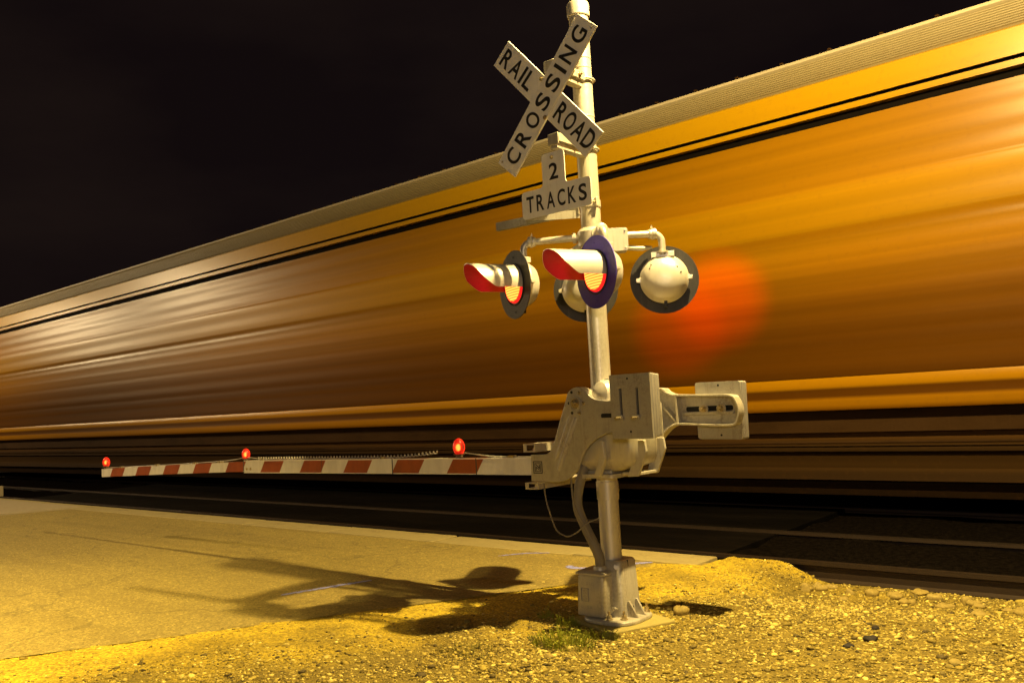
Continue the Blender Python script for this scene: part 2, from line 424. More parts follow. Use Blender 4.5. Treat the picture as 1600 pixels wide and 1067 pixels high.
# crossbuck blades
SY = -.478
def blade(name, cx, cz, ang, L, W, y, txt):
    u = Vector((math.cos(ang), 0, math.sin(ang))); w = Vector((-math.sin(ang), 0, math.cos(ang))); o0 = Vector((cx, 0, cz))
    poly = [o0+u*a+w*b for a, b in ((-L/2, -W/2), (L/2, -W/2), (L/2, W/2), (-L/2, W/2))]
    mb = MB(); mb.prism([(p.x, p.z) for p in poly], y, y+.016)
    b = mb.build('crossbuck_blade', 'sign', root, .0015)
    return b, u, w, o0
bl2, u, w, o0 = blade('b', -.008, 3.755, -.847, 1.175, .208, SY+.018, None)
t = MB(); yv = Vector((0, SY+.0155, 0))
letters(t, 'RAIL', o0+yv-u*.55-w*.067, u, w, .134, .098, .024)
letters(t, 'ROAD', o0+yv+u*.155-w*.067, u, w, .134, .090, .016)
tag(t.build('lettering', 'letter', bl2))
bl1, u, w, o0 = blade('a', .004, 3.742, .832, 1.175, .205, SY, None)
t = MB(); yv = Vector((0, SY-.0025, 0))
letters(t, 'CROSSING', o0+yv-u*.525-w*.066, u, w, .132, .104, .042)
t.build('lettering', 'letter', bl1)
t = MB()
for p in ((-.018, SY-.001, 3.885), (-.005, SY-.001, 3.60)): t.bolt(p, (0, -1, 0), .011, .012)
for sg in (-1, 1):
    t.bolt(o0+Vector((0, SY-.001, 0))+u*.56*sg-w*.07*sg, (0, -1, 0), .005, .004)
t.build('bolt', 'bolt', bl1)
# arms that carry the signs
def bracket(z, x0=-.05):
    b = MB()
    b.box(-.02, .07, SY+.035, -.06, z-.03, z+.03); b.box(-.01, .05, SY+.05, -.07, z-.075, z-.031)
    b.box(-.02, .07, SY+.0345, SY+.045, z-.05, z+.031)
    b.tube([(.088*math.cos(a), .088*math.sin(a), z-.005) for a in np.linspace(-PI*.75, PI*.75+.4, 30)], .009, 8)
    b.bolt((.0705, -.13, z), (1, 0, 0), .014, .02, 1); b.bolt((.0705, -.22, z-.005), (1, 0, 0), .012, .016, 1)
    return b.build('sign_bracket', ['pole', 'bolt'], root, .006)
bracket(3.985); bracket(3.455)

# tracks sign (an inverted T in one sheet)
TY = SY+.035
T0 = [(-.288, 2.918), (.324, 2.918), (.324, 3.118), (.112, 3.118), (.112, 3.355), (-.088, 3.355), (-.088, 3.118), (-.288, 3.118)]
t = MB(); t.prism(roundpoly(T0, .03), TY, TY+.006); ts = t.build('track_count_sign', 'sign', root)
t = MB(); letters(t, '2', (-.026, TY-.002, 3.158), (1, 0, 0), (0, 0, 1), .118, .080, .02)
letters(t, 'TRACKS', (-.245, TY-.002, 2.958), (1, 0, 0), (0, 0, 1), .118, .068, .024)
t.build('lettering', 'letter', ts)
t = MB(); t.bolt((.005, TY-.001, 3.318), (0, -1, 0), .010, .012); t.build('bolt', 'bolt', ts)
# two flat straps left from an older sign
t = MB(); T = Matrix.Translation((0, -.10, 2.995)) @ Matrix.Rotation(math.radians(4), 4, 'Z')
t.box(-.80, -.03, -.006, .0, -.032, .032, 0, T); t.box(-.80, -.03, .0005, .03, -.032, -.027, 0, T); t.build('sign_strap', 'galv', root)
t = MB(); T = Matrix.Translation((-.02, -.075, 2.965)) @ Matrix.Rotation(math.radians(38), 4, 'Z')
t.box(-.42, -.02, -.006, .0, -.03, .03, 0, T)
for q in (-.35, -.15, -.06): t.box(q-.006, q+.006, -.009, -.0065, -.03, .03, 0, T)
t.build('sign_strap', 'galv', root)

# crossarm, junction box
ZA = 2.80
fn = Vector((-.39, -.92, .0)).normalized(); bn = Vector((-.50, .866, -.01)).normalized()
discs = [((-.488, -.334, 2.481), fn, True), ((.217, -.284, 2.481), fn, True), ((.334, .436, 2.465), bn, False), ((-.324, .336, 2.465), bn, False)]
b = MB()
b.lathe([(.085, -.06), (.108, -.055), (.108, .05), (.09, .075), (.078, .08)], (0, 0, ZA-.02), (0, 0, 1), 32)
b.build('crossarm_hub', 'pole', root, .004)
b = MB(); T = Matrix.Translation((.125, .095, 2.755)) @ Matrix.Rotation(math.radians(40), 4, 'Z')
b.prism(roundpoly([(-.10, -.085), (.10, -.085), (.10, .085), (-.10, .085)], .025), -.07, .05, lambda a, bb, d: tuple(T @ Vector((a, d, bb))))
for q in ((-.08, -.065), (.08, -.065), (-.08, .065), (.08, .065)): b.bolt(T @ Vector((q[0], -.07, q[1])), T.to_3x3() @ Vector((0, -1, 0)), .006, .006)
b.build('junction_box', 'pole', root, .006)
for (d, n, front) in discs:
    hc = Vector(d)-n*.085; top = Vector((hc.x, hc.y, ZA)); dirx = Vector((hc.x, hc.y, 0)).normalized(); L = Vector((hc.x, hc.y, 0)).length
    b = MB(); s0 = dirx*.07+Vector((0, 0, ZA))
    z = Vector((0, 0, 1)); bend = .065
    path = [s0, top-dirx*bend]+[top-dirx*bend*(1-math.sin(a))-z*bend*(1-math.cos(a)) for a in np.linspace(.2, PI/2, 8)]+[Vector((hc.x, hc.y, 2.64))]
    b.tube(path, .026, 16)
    e = top-dirx*(bend+.005)
    b.lathe([(.036, -.03), (.042, -.026), (.042, 0), (.036, .006), (.036, .02), (.031, .03)], e, -dirx, 20)
    b.lathe([(.04, -.012), (.04, .012)], s0+dirx*.06, dirx, 20)
    b.bolt(e+z*.040, z, .007, .018, 1); b.lathe([(.045, 0), (.045, .012)], (hc.x, hc.y, 2.655), z, 20)
    b.build('crossarm_pipe', ['pole', 'bolt'], root)
b = MB(); b.tube([(-.05, -.05, 2.74), (-.13, -.08, 2.70), (-.2, -.10, 2.69)], [.03, .024, .018], 10); b.tube([(.17, .2, 2.71), (.26, .28, 2.70), (.30, .34, 2.705)], [.02, .02, .012], 10)
b.build('cable_gland', 'pole', root)

# the four flashing lights
def signal(d, n, front, lab, blue=False):
    d = Vector(d); n = n.normalized(); up = Vector((0, 0, 1)); up = (up-n*up.dot(n)).normalized(); sd = up.cross(n)
    h = MB()
    h.lathe([(.170, .0), (.182, -.012), (.182, -.05), (.172, -.062), (.165, -.085), (.140, -.125), (.10, -.150), (.05, -.160), (.004, -.162)], d-n*.004, n, 48)
    for sg in (-1, 1):
        h.prism([(-.018, -.022), (.03, -.012), (.03, .012), (-.018, .022)], -.062, -.03, lambda a, b, q, sg=sg: tuple(d+sd*(.178+a)*sg+up*b+n*q))
    h.box(-.085, .085, -.0, .04, -.10, -.03, 0, Matrix.Translation(d) @ Matrix((sd, up, n)).transposed().to_4x4() @ Matrix.Translation((0, .158, 0)))
    h.box(-.012, .012, -.03, .02, -.075, -.04, 1, Matrix.Translation(d) @ Matrix((sd, up, n)).transposed().to_4x4() @ Matrix.Translation((0, -.185, 0)))
    h.tube([d-up*.2-n*.06+sd*.012*math.cos(a)+up*.012*math.sin(a) for a in np.linspace(0, 2*PI, 14)], .004, 6, 1)
    for q in ((.10, .07), (-.10, .07), (.09, .10), (-.125, .03)): h.lathe([(.006, 0), (.006, .006)], d+sd*q[0]+up*q[1]-n*.138, -n, 8, 1)
    house = h.build('signal_light', ['visor', 'letter'], root, .003)
    if lab: house['label'] = lab
    k = MB(); k.lathe([(.256, 0), (.256, .007)], d, n, 64)
    for a in (0, PI): k.lathe([(.007, 0), (.007, .004)], d+n*.007+up*.205*math.cos(a), n, 10)
    k.build('backing_disc', 'disc' if not blue else 'disc_blue_lit', house)
    v = MB(); NL, NA = 26, 28; L = .385; R0 = .150
    def thm(f):
        if f < .55: return 104
        if f < .80: return 104-26*((f-.55)/.25)**1.3
        return 78-62*((f-.80)/.20)**1.5
    for ri, mi in ((R0, 0), (R0-.0045, 1)):
        vs = []; fs = []
        for i in range(NL+1):
            f = i/NL; tm = math.radians(thm(f))
            for j in range(NA+1):
                a = tm*(2*j/NA-1); vs.append(d+n*(.008+f*L)+up*math.cos(a)*ri+sd*math.sin(a)*ri)
        for i in range(NL):
            for j in range(NA):
                q = (i*(NA+1)+j, i*(NA+1)+j+1, (i+1)*(NA+1)+j+1, (i+1)*(NA+1)+j); fs.append(q if mi else q[::-1])
        v.add(vs, fs, mi)
    nb = (NL+1)*(NA+1); e = []
    ring = [(i*(NA+1)) for i in range(NL+1)]+[NL*(NA+1)+j for j in range(1, NA+1)]+[i*(NA+1)+NA for i in range(NL-1, -1, -1)]
    for a, b in zip(ring, ring[1:]): e.append((a, b, b+nb, a+nb))
    v.f += e; v.m += [0]*len(e)
    v.lathe([(R0+.001, 0), (R0+.008, .001), (R0+.008, .006), (R0+.001, .008)], d+n*.007, n, 48, 2, False)
    v.build('visor', ['visor', 'visor_in', 'disc'], house, 0, 50)
    g = MB(); g.lathe([(.124, .016), (.106, .024), (.06, .031), (.003, .033)], d+n*.008, n, 40); g.lathe([(.140, .0), (.135, .012), (.1245, .0158)], d+n*.008, n, 40, 1, False)
    g.build('lens', ['lens', 'lens_rim'], house, 0, 80)
    return house
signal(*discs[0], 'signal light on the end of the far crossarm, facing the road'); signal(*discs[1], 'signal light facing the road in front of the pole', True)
signal(*discs[2], 'signal light with its rounded silver back towards the viewer'); signal(*discs[3], 'signal light facing the train, half hidden behind the pole')
for (d, n, front) in discs:
    ld = bpy.data.lights.new('signal_beam', 'SPOT'); ld.color = (1, .006, .002) if not front else (1, .0, .03)
    ld.energy = (2600 if d[0] > 0 else 1800) if not front else 7; ld.spot_size = math.radians(19 if not front else 150); ld.spot_blend = 1; ld.shadow_soft_size = .06
    lo = bpy.data.objects.new('signal_beam', ld); COL.objects.link(lo)
    aim = n if front else Vector(((-.368, .925, .072), (-.355, .935, .015))[d[0] < 0]).normalized()
    lo.location = Vector((PX, PY, 0))+Vector(d)+n*(.05 if front else .44); lo.rotation_euler = aim.to_track_quat('-Z', 'Y').to_euler()
    if front: lo.location.z += 0

# gate mechanism
def rrect(x0, x1, y0, y1, r): return roundpoly([(x0, y0), (x1, y0), (x1, y1), (x0, y1)], r, 6)
def loft(mb, secs, mi=0):
    """sections of equal vertex count: (poly xy, z)"""
    n = len(secs[0][0]); vs = [(a, b, z) for poly, z in secs for a, b in poly]; fs = []
    for j in range(len(secs)-1):
        for i in range(n): k = (i+1) % n; fs.append((j*n+i, j*n+k, (j+1)*n+k, (j+1)*n+i))
    fs += [tuple(range(n-1, -1, -1)), tuple(range((len(secs)-1)*n, len(secs)*n))]
    return mb.add(vs, fs, mi)
b = MB()
loft(b, [(rrect(-.10, .20, -.12, .14, .06), 1.085), (rrect(-.13, .33, -.17, .22, .08), 1.13), (rrect(-.145, .36, -.185, .26, .09), 1.18), (rrect(-.145, .365, -.185, .28, .09), 1.30),
         (rrect(-.145, .365, -.185, .28, .09), 1.54), (rrect(-.12, .34, -.165, .26, .08), 1.60), (rrect(-.06, .28, -.12, .2, .05), 1.625)])
mech = b.build('gate_mechanism', 'cast', root, .004, 50)
b = MB(); b.prism(rrect(-.155, .17, -.17, .16, .05), 1.035, 1.065, lambda a, bb, d: (a, bb, d)); b.prism(rrect(-.11, .13, -.13, .13, .06), 1.0655, 1.084, lambda a, bb, d: (a, bb, d))
for q in ((-.12, -.13), (.13, -.13), (.13, .12), (.03, -.145)): b.bolt((q[0], q[1], 1.066), (0, 0, 1), .013, .018)
b.build('mounting_flange', 'cast', mech, .005)
for (yy, x1) in ((-.11, .0), (.14, .0)):
    b = MB(); b.prism(roundpoly([(.362, 1.30), (.415, 1.30), (.425, 1.22), (.35, 1.05), (.26, 1.045), (.30, 1.15)], .01), yy-.012, yy+.012); b.build('rib', 'cast', mech, .004)
b = MB(); b.prism(roundpoly([(.10, 1.30), (.135, 1.305), (.15, 1.18), (.09, 1.05), (.04, 1.05), (.09, 1.15)], .01), -.225, -.186); b.build('rib', 'cast', mech, .004)
b = MB(); b.prism([(.20, 1.055), (.35, 1.055), (.35, 1.075), (.20, 1.075)], -.09, .12); b.build('tray', 'cast', mech, .003)
b = MB(); b.lathe([(.115, 0), (.115, .02), (.100, .022), (.100, .05), (.085, .085), (.05, .105), (.004, .112)], (.15, -.13, 1.625), (-.25, -.95, .1), 36); b.lathe([(.118, -.13), (.118, -.001)], (.15, -.13, 1.625), (-.25, -.95, .1), 36)
b.build('motor_cover', 'visor', mech, .003)

# the two arms of the gate (front one nearest the road)
FP = [(-.488, 1.213), (-.346, 1.216), (-.300, 1.241), (-.257, 1.316), (-.204, 1.443), (-.134, 1.602), (-.113, 1.653), (-.071, 1.682), (-.02, 1.688), (.034, 1.662), (.079, 1.621), (.132, 1.595), (.252, 1.582), (.50, 1.57), (.58, 1.56),
      (.60, 1.47), (.57, 1.37), (.50, 1.36), (.236, 1.359), (.154, 1.339), (.069, 1.295), (.001, 1.228), (-.039, 1.155), (-.086, 1.087), (-.162, 1.035), (-.25, 1.014), (-.361, 1.017)]
body = [tuple(p) for p in spline([(*p, 0) for p in FP[1:]], 4)]
poly = [(-.490, 1.213)]+[(p[0], p[1]) for p in body]+[(-.497, 1.018)]
b = MB(); b.prism(poly, -.262, -.235)
arm1 = b.build('gate_support_arm', 'galv', root, .004)
# raised flange round the edge of the arm, towards the pole
b = MB(); inn = []
pv = [Vector((a, 0, c)) for a, c in poly]; cen = Vector((0, 0, 1.4))
for (i0, i1) in ((4, 62),):
    pts = pv[i0:i1]
    for a, c in zip(pts, pts[1:]):
        d = (c-a).normalized(); nn = Vector((-d.z, 0, d.x))*-.012
        b.add([(a.x, -.2345, a.z), (c.x, -.2345, c.z), (c.x, -.17, c.z), (a.x, -.17, a.z), (a.x+nn.x, -.2345, a.z+nn.z), (c.x+nn.x, -.2345, c.z+nn.z), (c.x+nn.x, -.17, c.z+nn.z), (a.x+nn.x, -.17, a.z+nn.z)],
              [(0, 1, 2, 3), (7, 6, 5, 4), (0, 4, 5, 1), (3, 2, 6, 7), (0, 3, 7, 4), (1, 5, 6, 2)])
b.build('flange', 'cast', arm1)
b = MB()
# pressed rib down the arm
for (x0, z0, x1, z1, r) in ((-.055, 1.47, -.235, 1.10, .020), (-.10, 1.50, -.26, 1.17, .012)):
    b.tube([(x0+(x1-x0)*q, -.262+(.004 if 0 < q < 1 else .012), z0+(z1-z0)*q) for q in np.linspace(0, 1, 9)], r, 10)
b.build('pressed_rib', 'galv', arm1)
b = MB(); b.bolt((-.05, -.2625, 1.575), (0, -1, 0), .026, .026)
b.lathe([(.052, 0), (.052, .006)], (-.05, -.2622, 1.575), (0, -1, 0), 28, 1)
for q in ((-.008, 1.648), (.023, 1.572), (-.018, 1.506)): b.bolt((q[0], -.2625, q[1]), (0, -1, 0), .009, .012)
for q in ((-.079, 1.655), (-.107, 1.578), (-.084, 1.508)): b.lathe([(.011, 0), (.011, .0012)], (q[0], -.2622, q[1]), (0, -1, 0), 14, 2)
for q in ((-.185, 1.40), (-.19, 1.36), (-.225, 1.33), (-.12, 1.30)): b.lathe([(.006, 0), (.006, .004)], (q[0], -.2622, q[1]), (0, -1, 0), 10, 1)
b.prism(roundpoly([(.165, 1.465), (.26, 1.465), (.26, 1.495), (.165, 1.495)], .014), -.2632, -.2622, None, 2)
b.build('pivot_bolt', ['bolt', 'galv', 'black'], arm1)
# maker's plate on the hub: a framed box with a slanted letter
b = MB()
X0, X1, Z0, Z1, Q = -.470, -.385, 1.075, 1.165, .006
for r in ((X0, X1, Z0, Z0+Q), (X0, X1, Z1-Q, Z1), (X0, X0+Q, Z0+Q, Z1-Q), (X1-Q, X1, Z0+Q, Z1-Q)): b.box(r[0], r[1], -.2640, -.2622, r[2], r[3])
X0 += .014; X1 -= .014; Z0 += .014; Z1 -= .014; Q = .004
for r in ((X0, X1, Z0, Z0+Q), (X0, X1, Z1-Q, Z1), (X0, X0+Q, Z0+Q, Z1-Q), (X1-Q, X1, Z0+Q, Z1-Q)): b.box(r[0], r[1], -.2640, -.2622, r[2], r[3])
for k in (0, .018): b.prism([(X0+.006, Z1-.008-k), (X0+.014, Z1-.008-k), (X1-.006, Z0+.022-k*.6), (X1-.014, Z0+.022-k*.6)], -.2640, -.2622)
b.prism([(X0+.010, Z0+.010), (X0+.016, Z0+.010), (X0+.016, Z0+.034), (X0+.010, Z0+.034)], -.2640, -.2622)
b.prism([(X1-.016, Z1-.034), (X1-.010, Z1-.034), (X1-.010, Z1-.010), (X1-.016, Z1-.010)], -.2640, -.2622)
b.build('makers_mark', 'letter', arm1)

# back arm: an open cast channel with slots
b = MB()
bo = [(p[0], p[1]) for p in spline([(.20, 1.66, 0), (.325, 1.650, 0), (.357, 1.624, 0), (.402, 1.605, 0), (.46, 1.598, 0), (.70, 1.586, 0), (.86, 1.578, 0), (.905, 1.54, 0), (.925, 1.471, 0), (.91, 1.405, 0), (.868, 1.362, 0), (.70, 1.364, 0), (.46, 1.378, 0), (.412, 1.374, 0), (.36, 1.35, 0), (.301, 1.30, 0), (.212, 1.21, 0), (.10, 1.10, 0)], 4)]
b.prism(bo+[(-.05, 1.10), (-.05, 1.66)], .372, .388)
arm2 = b.build('gate_support_arm', 'cast', root, .003)
b = MB(); pv = [Vector((a, 0, c)) for a, c in bo]
for a, c in zip(pv, pv[1:]):
    d = (c-a).normalized(); nn = Vector((d.z, 0, -d.x))*.014
    b.add([(a.x, .30, a.z), (c.x, .30, c.z), (c.x, .3715, c.z), (a.x, .3715, a.z), (a.x+nn.x, .30, a.z+nn.z), (c.x+nn.x, .30, c.z+nn.z), (c.x+nn.x, .3715, c.z+nn.z), (a.x+nn.x, .3715, a.z+nn.z)],
          [(0, 1, 2, 3), (7, 6, 5, 4), (0, 4, 5, 1), (3, 2, 6, 7), (0, 3, 7, 4), (1, 5, 6, 2)])
b.box(.428, .444, .302, .3715, 1.39, 1.592); b.box(.47, .86, .345, .3715, 1.445, 1.462)
b.add([(.32, .31, 1.50), (.32, .37, 1.50), (.425, .37, 1.385), (.425, .31, 1.385), (.33, .31, 1.515), (.33, .37, 1.515), (.43, .37, 1.40), (.43, .31, 1.40)], [(0, 1, 2, 3), (7, 6, 5, 4), (0, 4, 5, 1), (3, 2, 6, 7), (0, 3, 7, 4), (1, 5, 6, 2)])
b.build('flange', 'cast', arm2, .002)
b = MB()
for x in (.635, .772):
    b.lathe([(.036, 0), (.036, .006)], (x, .3455, 1.485), (0, -1, 0), 24); b.bolt((x, .3395, 1.485), (0, -1, 0), .017, .03, 1)
b.prism(roundpoly([(.48, 1.468), (.85, 1.468), (.85, 1.505), (.48, 1.505)], .016), .3705, .3716, None, 2)
b.build('clamp_washer', ['cast', 'bolt', 'black'], arm2)

def slotted(x0, x1, z0, z1, y0, y1, slots):
    b = MB(); xs = [x0]
    for s0, s1, a, c in slots:
        b.box(xs[-1], s0, y0, y1, z0, z1); b.box(s0, s1, y0, y1, z0, a); b.box(s0, s1, y0, y1, c, z1); xs.append(s1)
    b.box(xs[-1], x1, y0, y1, z0, z1); return b
b = slotted(.345, .658, 1.325, 1.752, -.400, -.378, [(.417, .437, 1.46, 1.66), (.545, .565, 1.465, 1.66)])
b.box(.415, .440, -.3775, -.3772, 1.45, 1.67, 1); b.box(.543, .566, -.3775, -.3772, 1.45, 1.67, 1)
for q in ((.487, 1.722), (.492, 1.372)): b.lathe([(.0075, 0), (.0075, .0012)], (q[0], -.4002, q[1]), (0, -1, 0), 12, 1)
cw = b.build('counterweight', ['galv', 'black'], root); cw['label'] = 'slotted counterweight in front of the post'
for k in range(3):
    b = MB(); y0 = -.375+k*.036
    b.prism(roundpoly([(.346+.002*k, 1.326+.004*k), (.660-.003*k, 1.326+.004*k), (.660-.003*k, 1.750-.003*k), (.346+.002*k, 1.750-.003*k)], .012, 3), y0, y0+.029); b.build('weight_plate', 'galv', cw, .003)
b = MB()
for x in (.4265, .5545):
    b.cyl((x, -.48, 1.465), (x, -.40, 1.465), .0085, None, 12); b.lathe([(.018, 0), (.018, .018)], (x, -.4005, 1.465), (0, -1, 0), 6, 1); b.lathe([(.022, 0), (.022, .003)], (x, -.4003, 1.463), (0, -1, 0), 16, 1)
b.build('clamp_bolt', ['bolt', 'galv'], cw)
b = MB(); b.prism(roundpoly([(.550, 1.270), (.895, 1.262), (.902, 1.672), (.552, 1.676)], .018, 4), .392, .414)
for q in ((.735, 1.648), (.735, 1.295)): b.lathe([(.008, 0), (.008, .0012)], (q[0], .3918, q[1]), (0, -1, 0), 12, 1)
cw2 = b.build('counterweight', ['galv', 'black'], root, .003); cw2['label'] = 'counterweight plates on the far arm'
for k in range(3):
    b = MB(); y0 = .420+k*.026; b.prism(roundpoly([(.552, 1.266), (.897, 1.262), (.904, 1.672-.002*k), (.554, 1.674)], .016, 4), y0, y0+.020); b.build('weight_plate', 'galv', cw2, .003)

# channels joining the arms at the hub
def channel(zt, zb, flip):
    b = MB(); x0, x1, y0, y1, th = -.548, -.440, -.275, .36, .007
    b.box(x0, x1, y0, y1, zt-th, zt); b.box(x0, x1, y0, y1, zb, zb+th)
    b.box(x1-th, x1, y0+.004, y1, zb+th, zt-th); b.box(x0, x0+.03, y0+.002, y0+.008, zb+th, zt-th)
    b.bolt((-.485, y0+.05, zb+th), (0, 0, 1), .010, .016, 1)
    return b.build('hub_channel', ['cast', 'bolt'], root)
channel(1.292, 1.232, 0); channel(1.006, .958, 1)
b = MB(); b.box(-.437, -.428, -.27, .40, .958, 1.012); b.box(-.428, -.37, -.268, .40, 1.003, 1.012); b.build('hub_angle', 'cast', root)

# gate arm, sagging to its tip
def armz(x):
    if x > -4.75: return 1.106-.0012*(x+.5)**2*.62-.004*(-x-.5)
    return armz(-4.7499)-.027*(-x-4.75)-.0012*(-x-4.75)**2
b = MB()
def armseg(x0, x1, h, y0, y1, n):
    for i in range(n):
        a = x0+(x1-x0)*i/n; c = x0+(x1-x0)*(i+1)/n
        za, zc = armz(a), armz(c)
        vs = [(a, y0, za-h/2), (a, y1, za-h/2), (a, y1, za+h/2), (a, y0, za+h/2), (c, y0, zc-h/2), (c, y1, zc-h/2), (c, y1, zc+h/2), (c, y0, zc+h/2)]
        fs = [(0, 4, 7, 3), (1, 2, 6, 5), (3, 7, 6, 2), (0, 1, 5, 4)]
        if i == 0: fs.append((0, 3, 2, 1))
        if i == n-1: fs.append((4, 5, 6, 7))
        b.add(vs, fs)
armseg(-.30, -4.69, .132, -.055, .005, 14); armseg(-4.62, -8.14, .106, -.048, -.002, 12)
ga = b.build('gate_arm', 'arm', root, 0, 30); ga.location = (-.149, .216, -.0666); ga.scale = (1.0416,)*3
b = MB()
for i in range(30):
    a = -.62-4.06*i/30; c = -.62-4.06*(i+1)/30
    for dz, th in ((.059, .009), (-.066, .007)):
        b.add([(x, y, armz(x)+dz+q) for x in (a, c) for y in (-.0562, -.0553) for q in (0, th)], [(0, 4, 5, 1), (1, 5, 7, 3), (0, 2, 6, 4)])
b.build('edge_trim', 'sign', ga)
b = MB()
for x, w_ in ((-1.245, .010), (-2.275, .012), (-4.683, .012), (-3.31, .004)):
    b.box(x-w_/2, x+w_/2, -.0570, .007, armz(x)-.068, armz(x)+.067)
for x in (-4.62, -4.55): b.bolt((x, -.056, armz(x)-.02), (0, -1, 0), .01, .008, 1)
b.build('splice_seam', ['cable', 'bolt'], ga)
for x, s in ((-1.462, 1.16), (-4.68, 1.0), (-8.05, 1.08)):
    zt = armz(x)+(.066 if x > -4.65 else .053)
    b = MB(); b.lathe([(.026*s, 0), (.03*s, .006), (.022*s, .02), (.04*s, .028), (.044*s, .036)], (x, -.025, zt), (0, 0, 1), 20); b.lathe([(.045*s, -.004), (.051*s, 0), (.045*s, .004)], (x, -.025, zt+.08*s), (0, -1, 0), 24)
    b.bolt((x+.03, -.03, zt+.02), (.5, -1, 0), .008, .01, 1)
    lamp = b.build('warning_lamp', ['lens_body', 'bolt'], ga)
    b = MB()
    prof = [(.044*math.cos(a)*s if a < 0 else .044*s*math.cos(a), .08*s+.062*s*math.sin(a)) for a in np.linspace(-1.1, PI/2-.05, 14)]
    b.lathe(prof, (x, -.025, zt+.0), (0, 0, 1), 24); b.build('lamp_lens', 'redglass', lamp)
    b = MB(); b.lathe([(.015*s*math.cos(a)+.0004, .022*s*math.sin(a)) for a in np.linspace(-PI/2, PI/2, 9)], (x, -.025, zt+.078*s), (0, 0, 1), 16); b.build('bulb', 'glow', lamp)
# wires along the arm
b = MB(); pts = []
for i in range(900):
    q = i/899; x = -4.45+q*2.72; a = q*2.72/.046*2*PI
    lift = .016+.035*max(0, (q-.75)/.25)**2
    pts.append((x, -.025+.010*math.cos(a), armz(x)+.068+lift+.010*math.sin(a)))
b.tube(pts, .0065, 6); b.build('coiled_cable', 'rope', ga)
b = MB()
b.tube(spline([(-8.0, -.025, armz(-8.0)+.065), (-7.7, -.025, armz(-7.7)+.062), (-6.0, -.025, armz(-6.0)+.060), (-5.0, -.025, armz(-5)+.075), (-4.72, -.025, armz(-4.72)+.10)], 8), .006, 6)
b.tube(spline([(-4.66, -.03, armz(-4.66)+.10), (-4.45, -.03, armz(-4.45)+.085), (-4.3, -.03, armz(-4.3)+.082)], 8), .006, 6)
b.tube(spline([(-1.40, -.03, armz(-1.4)+.11), (-1.15, -.03, armz(-1.15)+.085), (-.9, -.03, armz(-.9)+.074), (-.5, -.03, armz(-.5)+.072)], 8), .006, 6)
for x in (-7.6, -6.65, -5.75, -5.2, -4.36, -2.42, -.88):
    z = armz(x)+(.066 if x > -4.65 else .053); b.box(x-.03, x+.03, -.045, -.005, z, z+.018, 1)
b.build('arm_wire', ['rope', 'bolt'], ga)

# conduit and loose wires
b = MB(); b.tube(spline([(-.015, -.13, .40), (-.012, -.135, .47), (-.045, -.15, .57), (-.118, -.16, .72), (-.16, -.16, .84), (-.145, -.15, .97), (-.11, -.14, 1.07), (-.08, -.12, 1.16)], 8), .036, 16)
b.build('conduit', 'conduit', root)
b = MB(); b.lathe([(.048, 0), (.048, .02), (.042, .03)], (-.015, -.13, .385), (0, 0, 1), 20); b.build('conduit_fitting', 'cast', root)
b = MB(); b.tube(spline([(-.404, -.23, 1.0), (-.40, -.23, .93), (-.380, -.23, .835), (-.318, -.23, .675), (-.25, -.23, .632), (-.193, -.23, .628), (-.12, -.22, .665), (-.06, -.2, .72), (.0, -.13, .75)], 8), .0055, 8)
b.tube(spline([(-.146, -.235, 1.07), (-.146, -.235, .94), (-.135, -.235, .86), (-.107, -.225, .78), (-.06, -.20, .68), (-.03, -.18, .60)], 8), .0065, 8)
b.build('loose_wire', 'conduit', root)

# cast base
def tloft(name, s, mats, par, bev=.006): bb = MB(); loft(bb, s); return bb.build(name, mats, par, bev, 45)
base = tloft('base_casting', [(rrect(-.108, .155, -.11, .14, .05), .035), (rrect(-.104, .148, -.105, .135, .05), .12), (rrect(-.10, .135, -.10, .125, .05), .43), (rrect(-.09, .125, -.09, .115, .05), .448)], 'cast', root)
b = MB(); loft(b, [(rrect(-.18, .25, -.235, .21, .18), .031), (rrect(-.18, .25, -.235, .21, .18), .052), (rrect(-.165, .235, -.22, .195, .17), .062)]); b.build('base_flange', 'cast', base, .005, 45)
b = MB()
for q in ((-.09, -.15), (.17, -.14), (.185, .13), (-.09, .13), (.08, -.19)):
    b.bolt((q[0], q[1], .062), (0, 0, 1), .018, .03); b.cyl((q[0], q[1], .09), (q[0], q[1], .12), .009)
b.build('anchor_bolt', 'bolt', base)
b = MB(); b.prism([(.15, .17), (.165, .17), (.232, .062), (.15, .062)], -.06, -.042); b.prism([(.15, .17), (.165, .17), (.228, .062), (.15, .062)], .04, .058); b.build('gusset', 'cast', base, .003)
b = MB(); b.box(.137, .1375+.03, -.012, -.004, .05, .13); b.box(.118, .1362, -.004, .004, .13, .4445); b.build('casting_seam', 'letter', base)
tb = tloft('terminal_box', [(rrect(-.182, .045, -.215, -.02, .03), .075), (rrect(-.175, .060, -.225, -.02, .03), .10), (rrect(-.166, .060, -.21, -.02, .03), .345), (rrect(-.150, .045, -.195, -.02, .03), .362)], 'cast', base)
b = MB(); loft(b, [(rrect(-.178, .072, -.228, .0, .03), .363), (rrect(-.178, .072, -.228, .0, .03), .374), (rrect(-.15, .05, -.20, .0, .03), .388)]); b.build('box_lid', 'cast', tb, .003, 45)
b = MB(); b.bolt((.085, -.075, .405), (.6, -.8, .2), .02, .03); b.bolt((.070, -.12, .125), (1, 0, 0), .012, .02); b.build('lid_bolt', 'cast', tb)
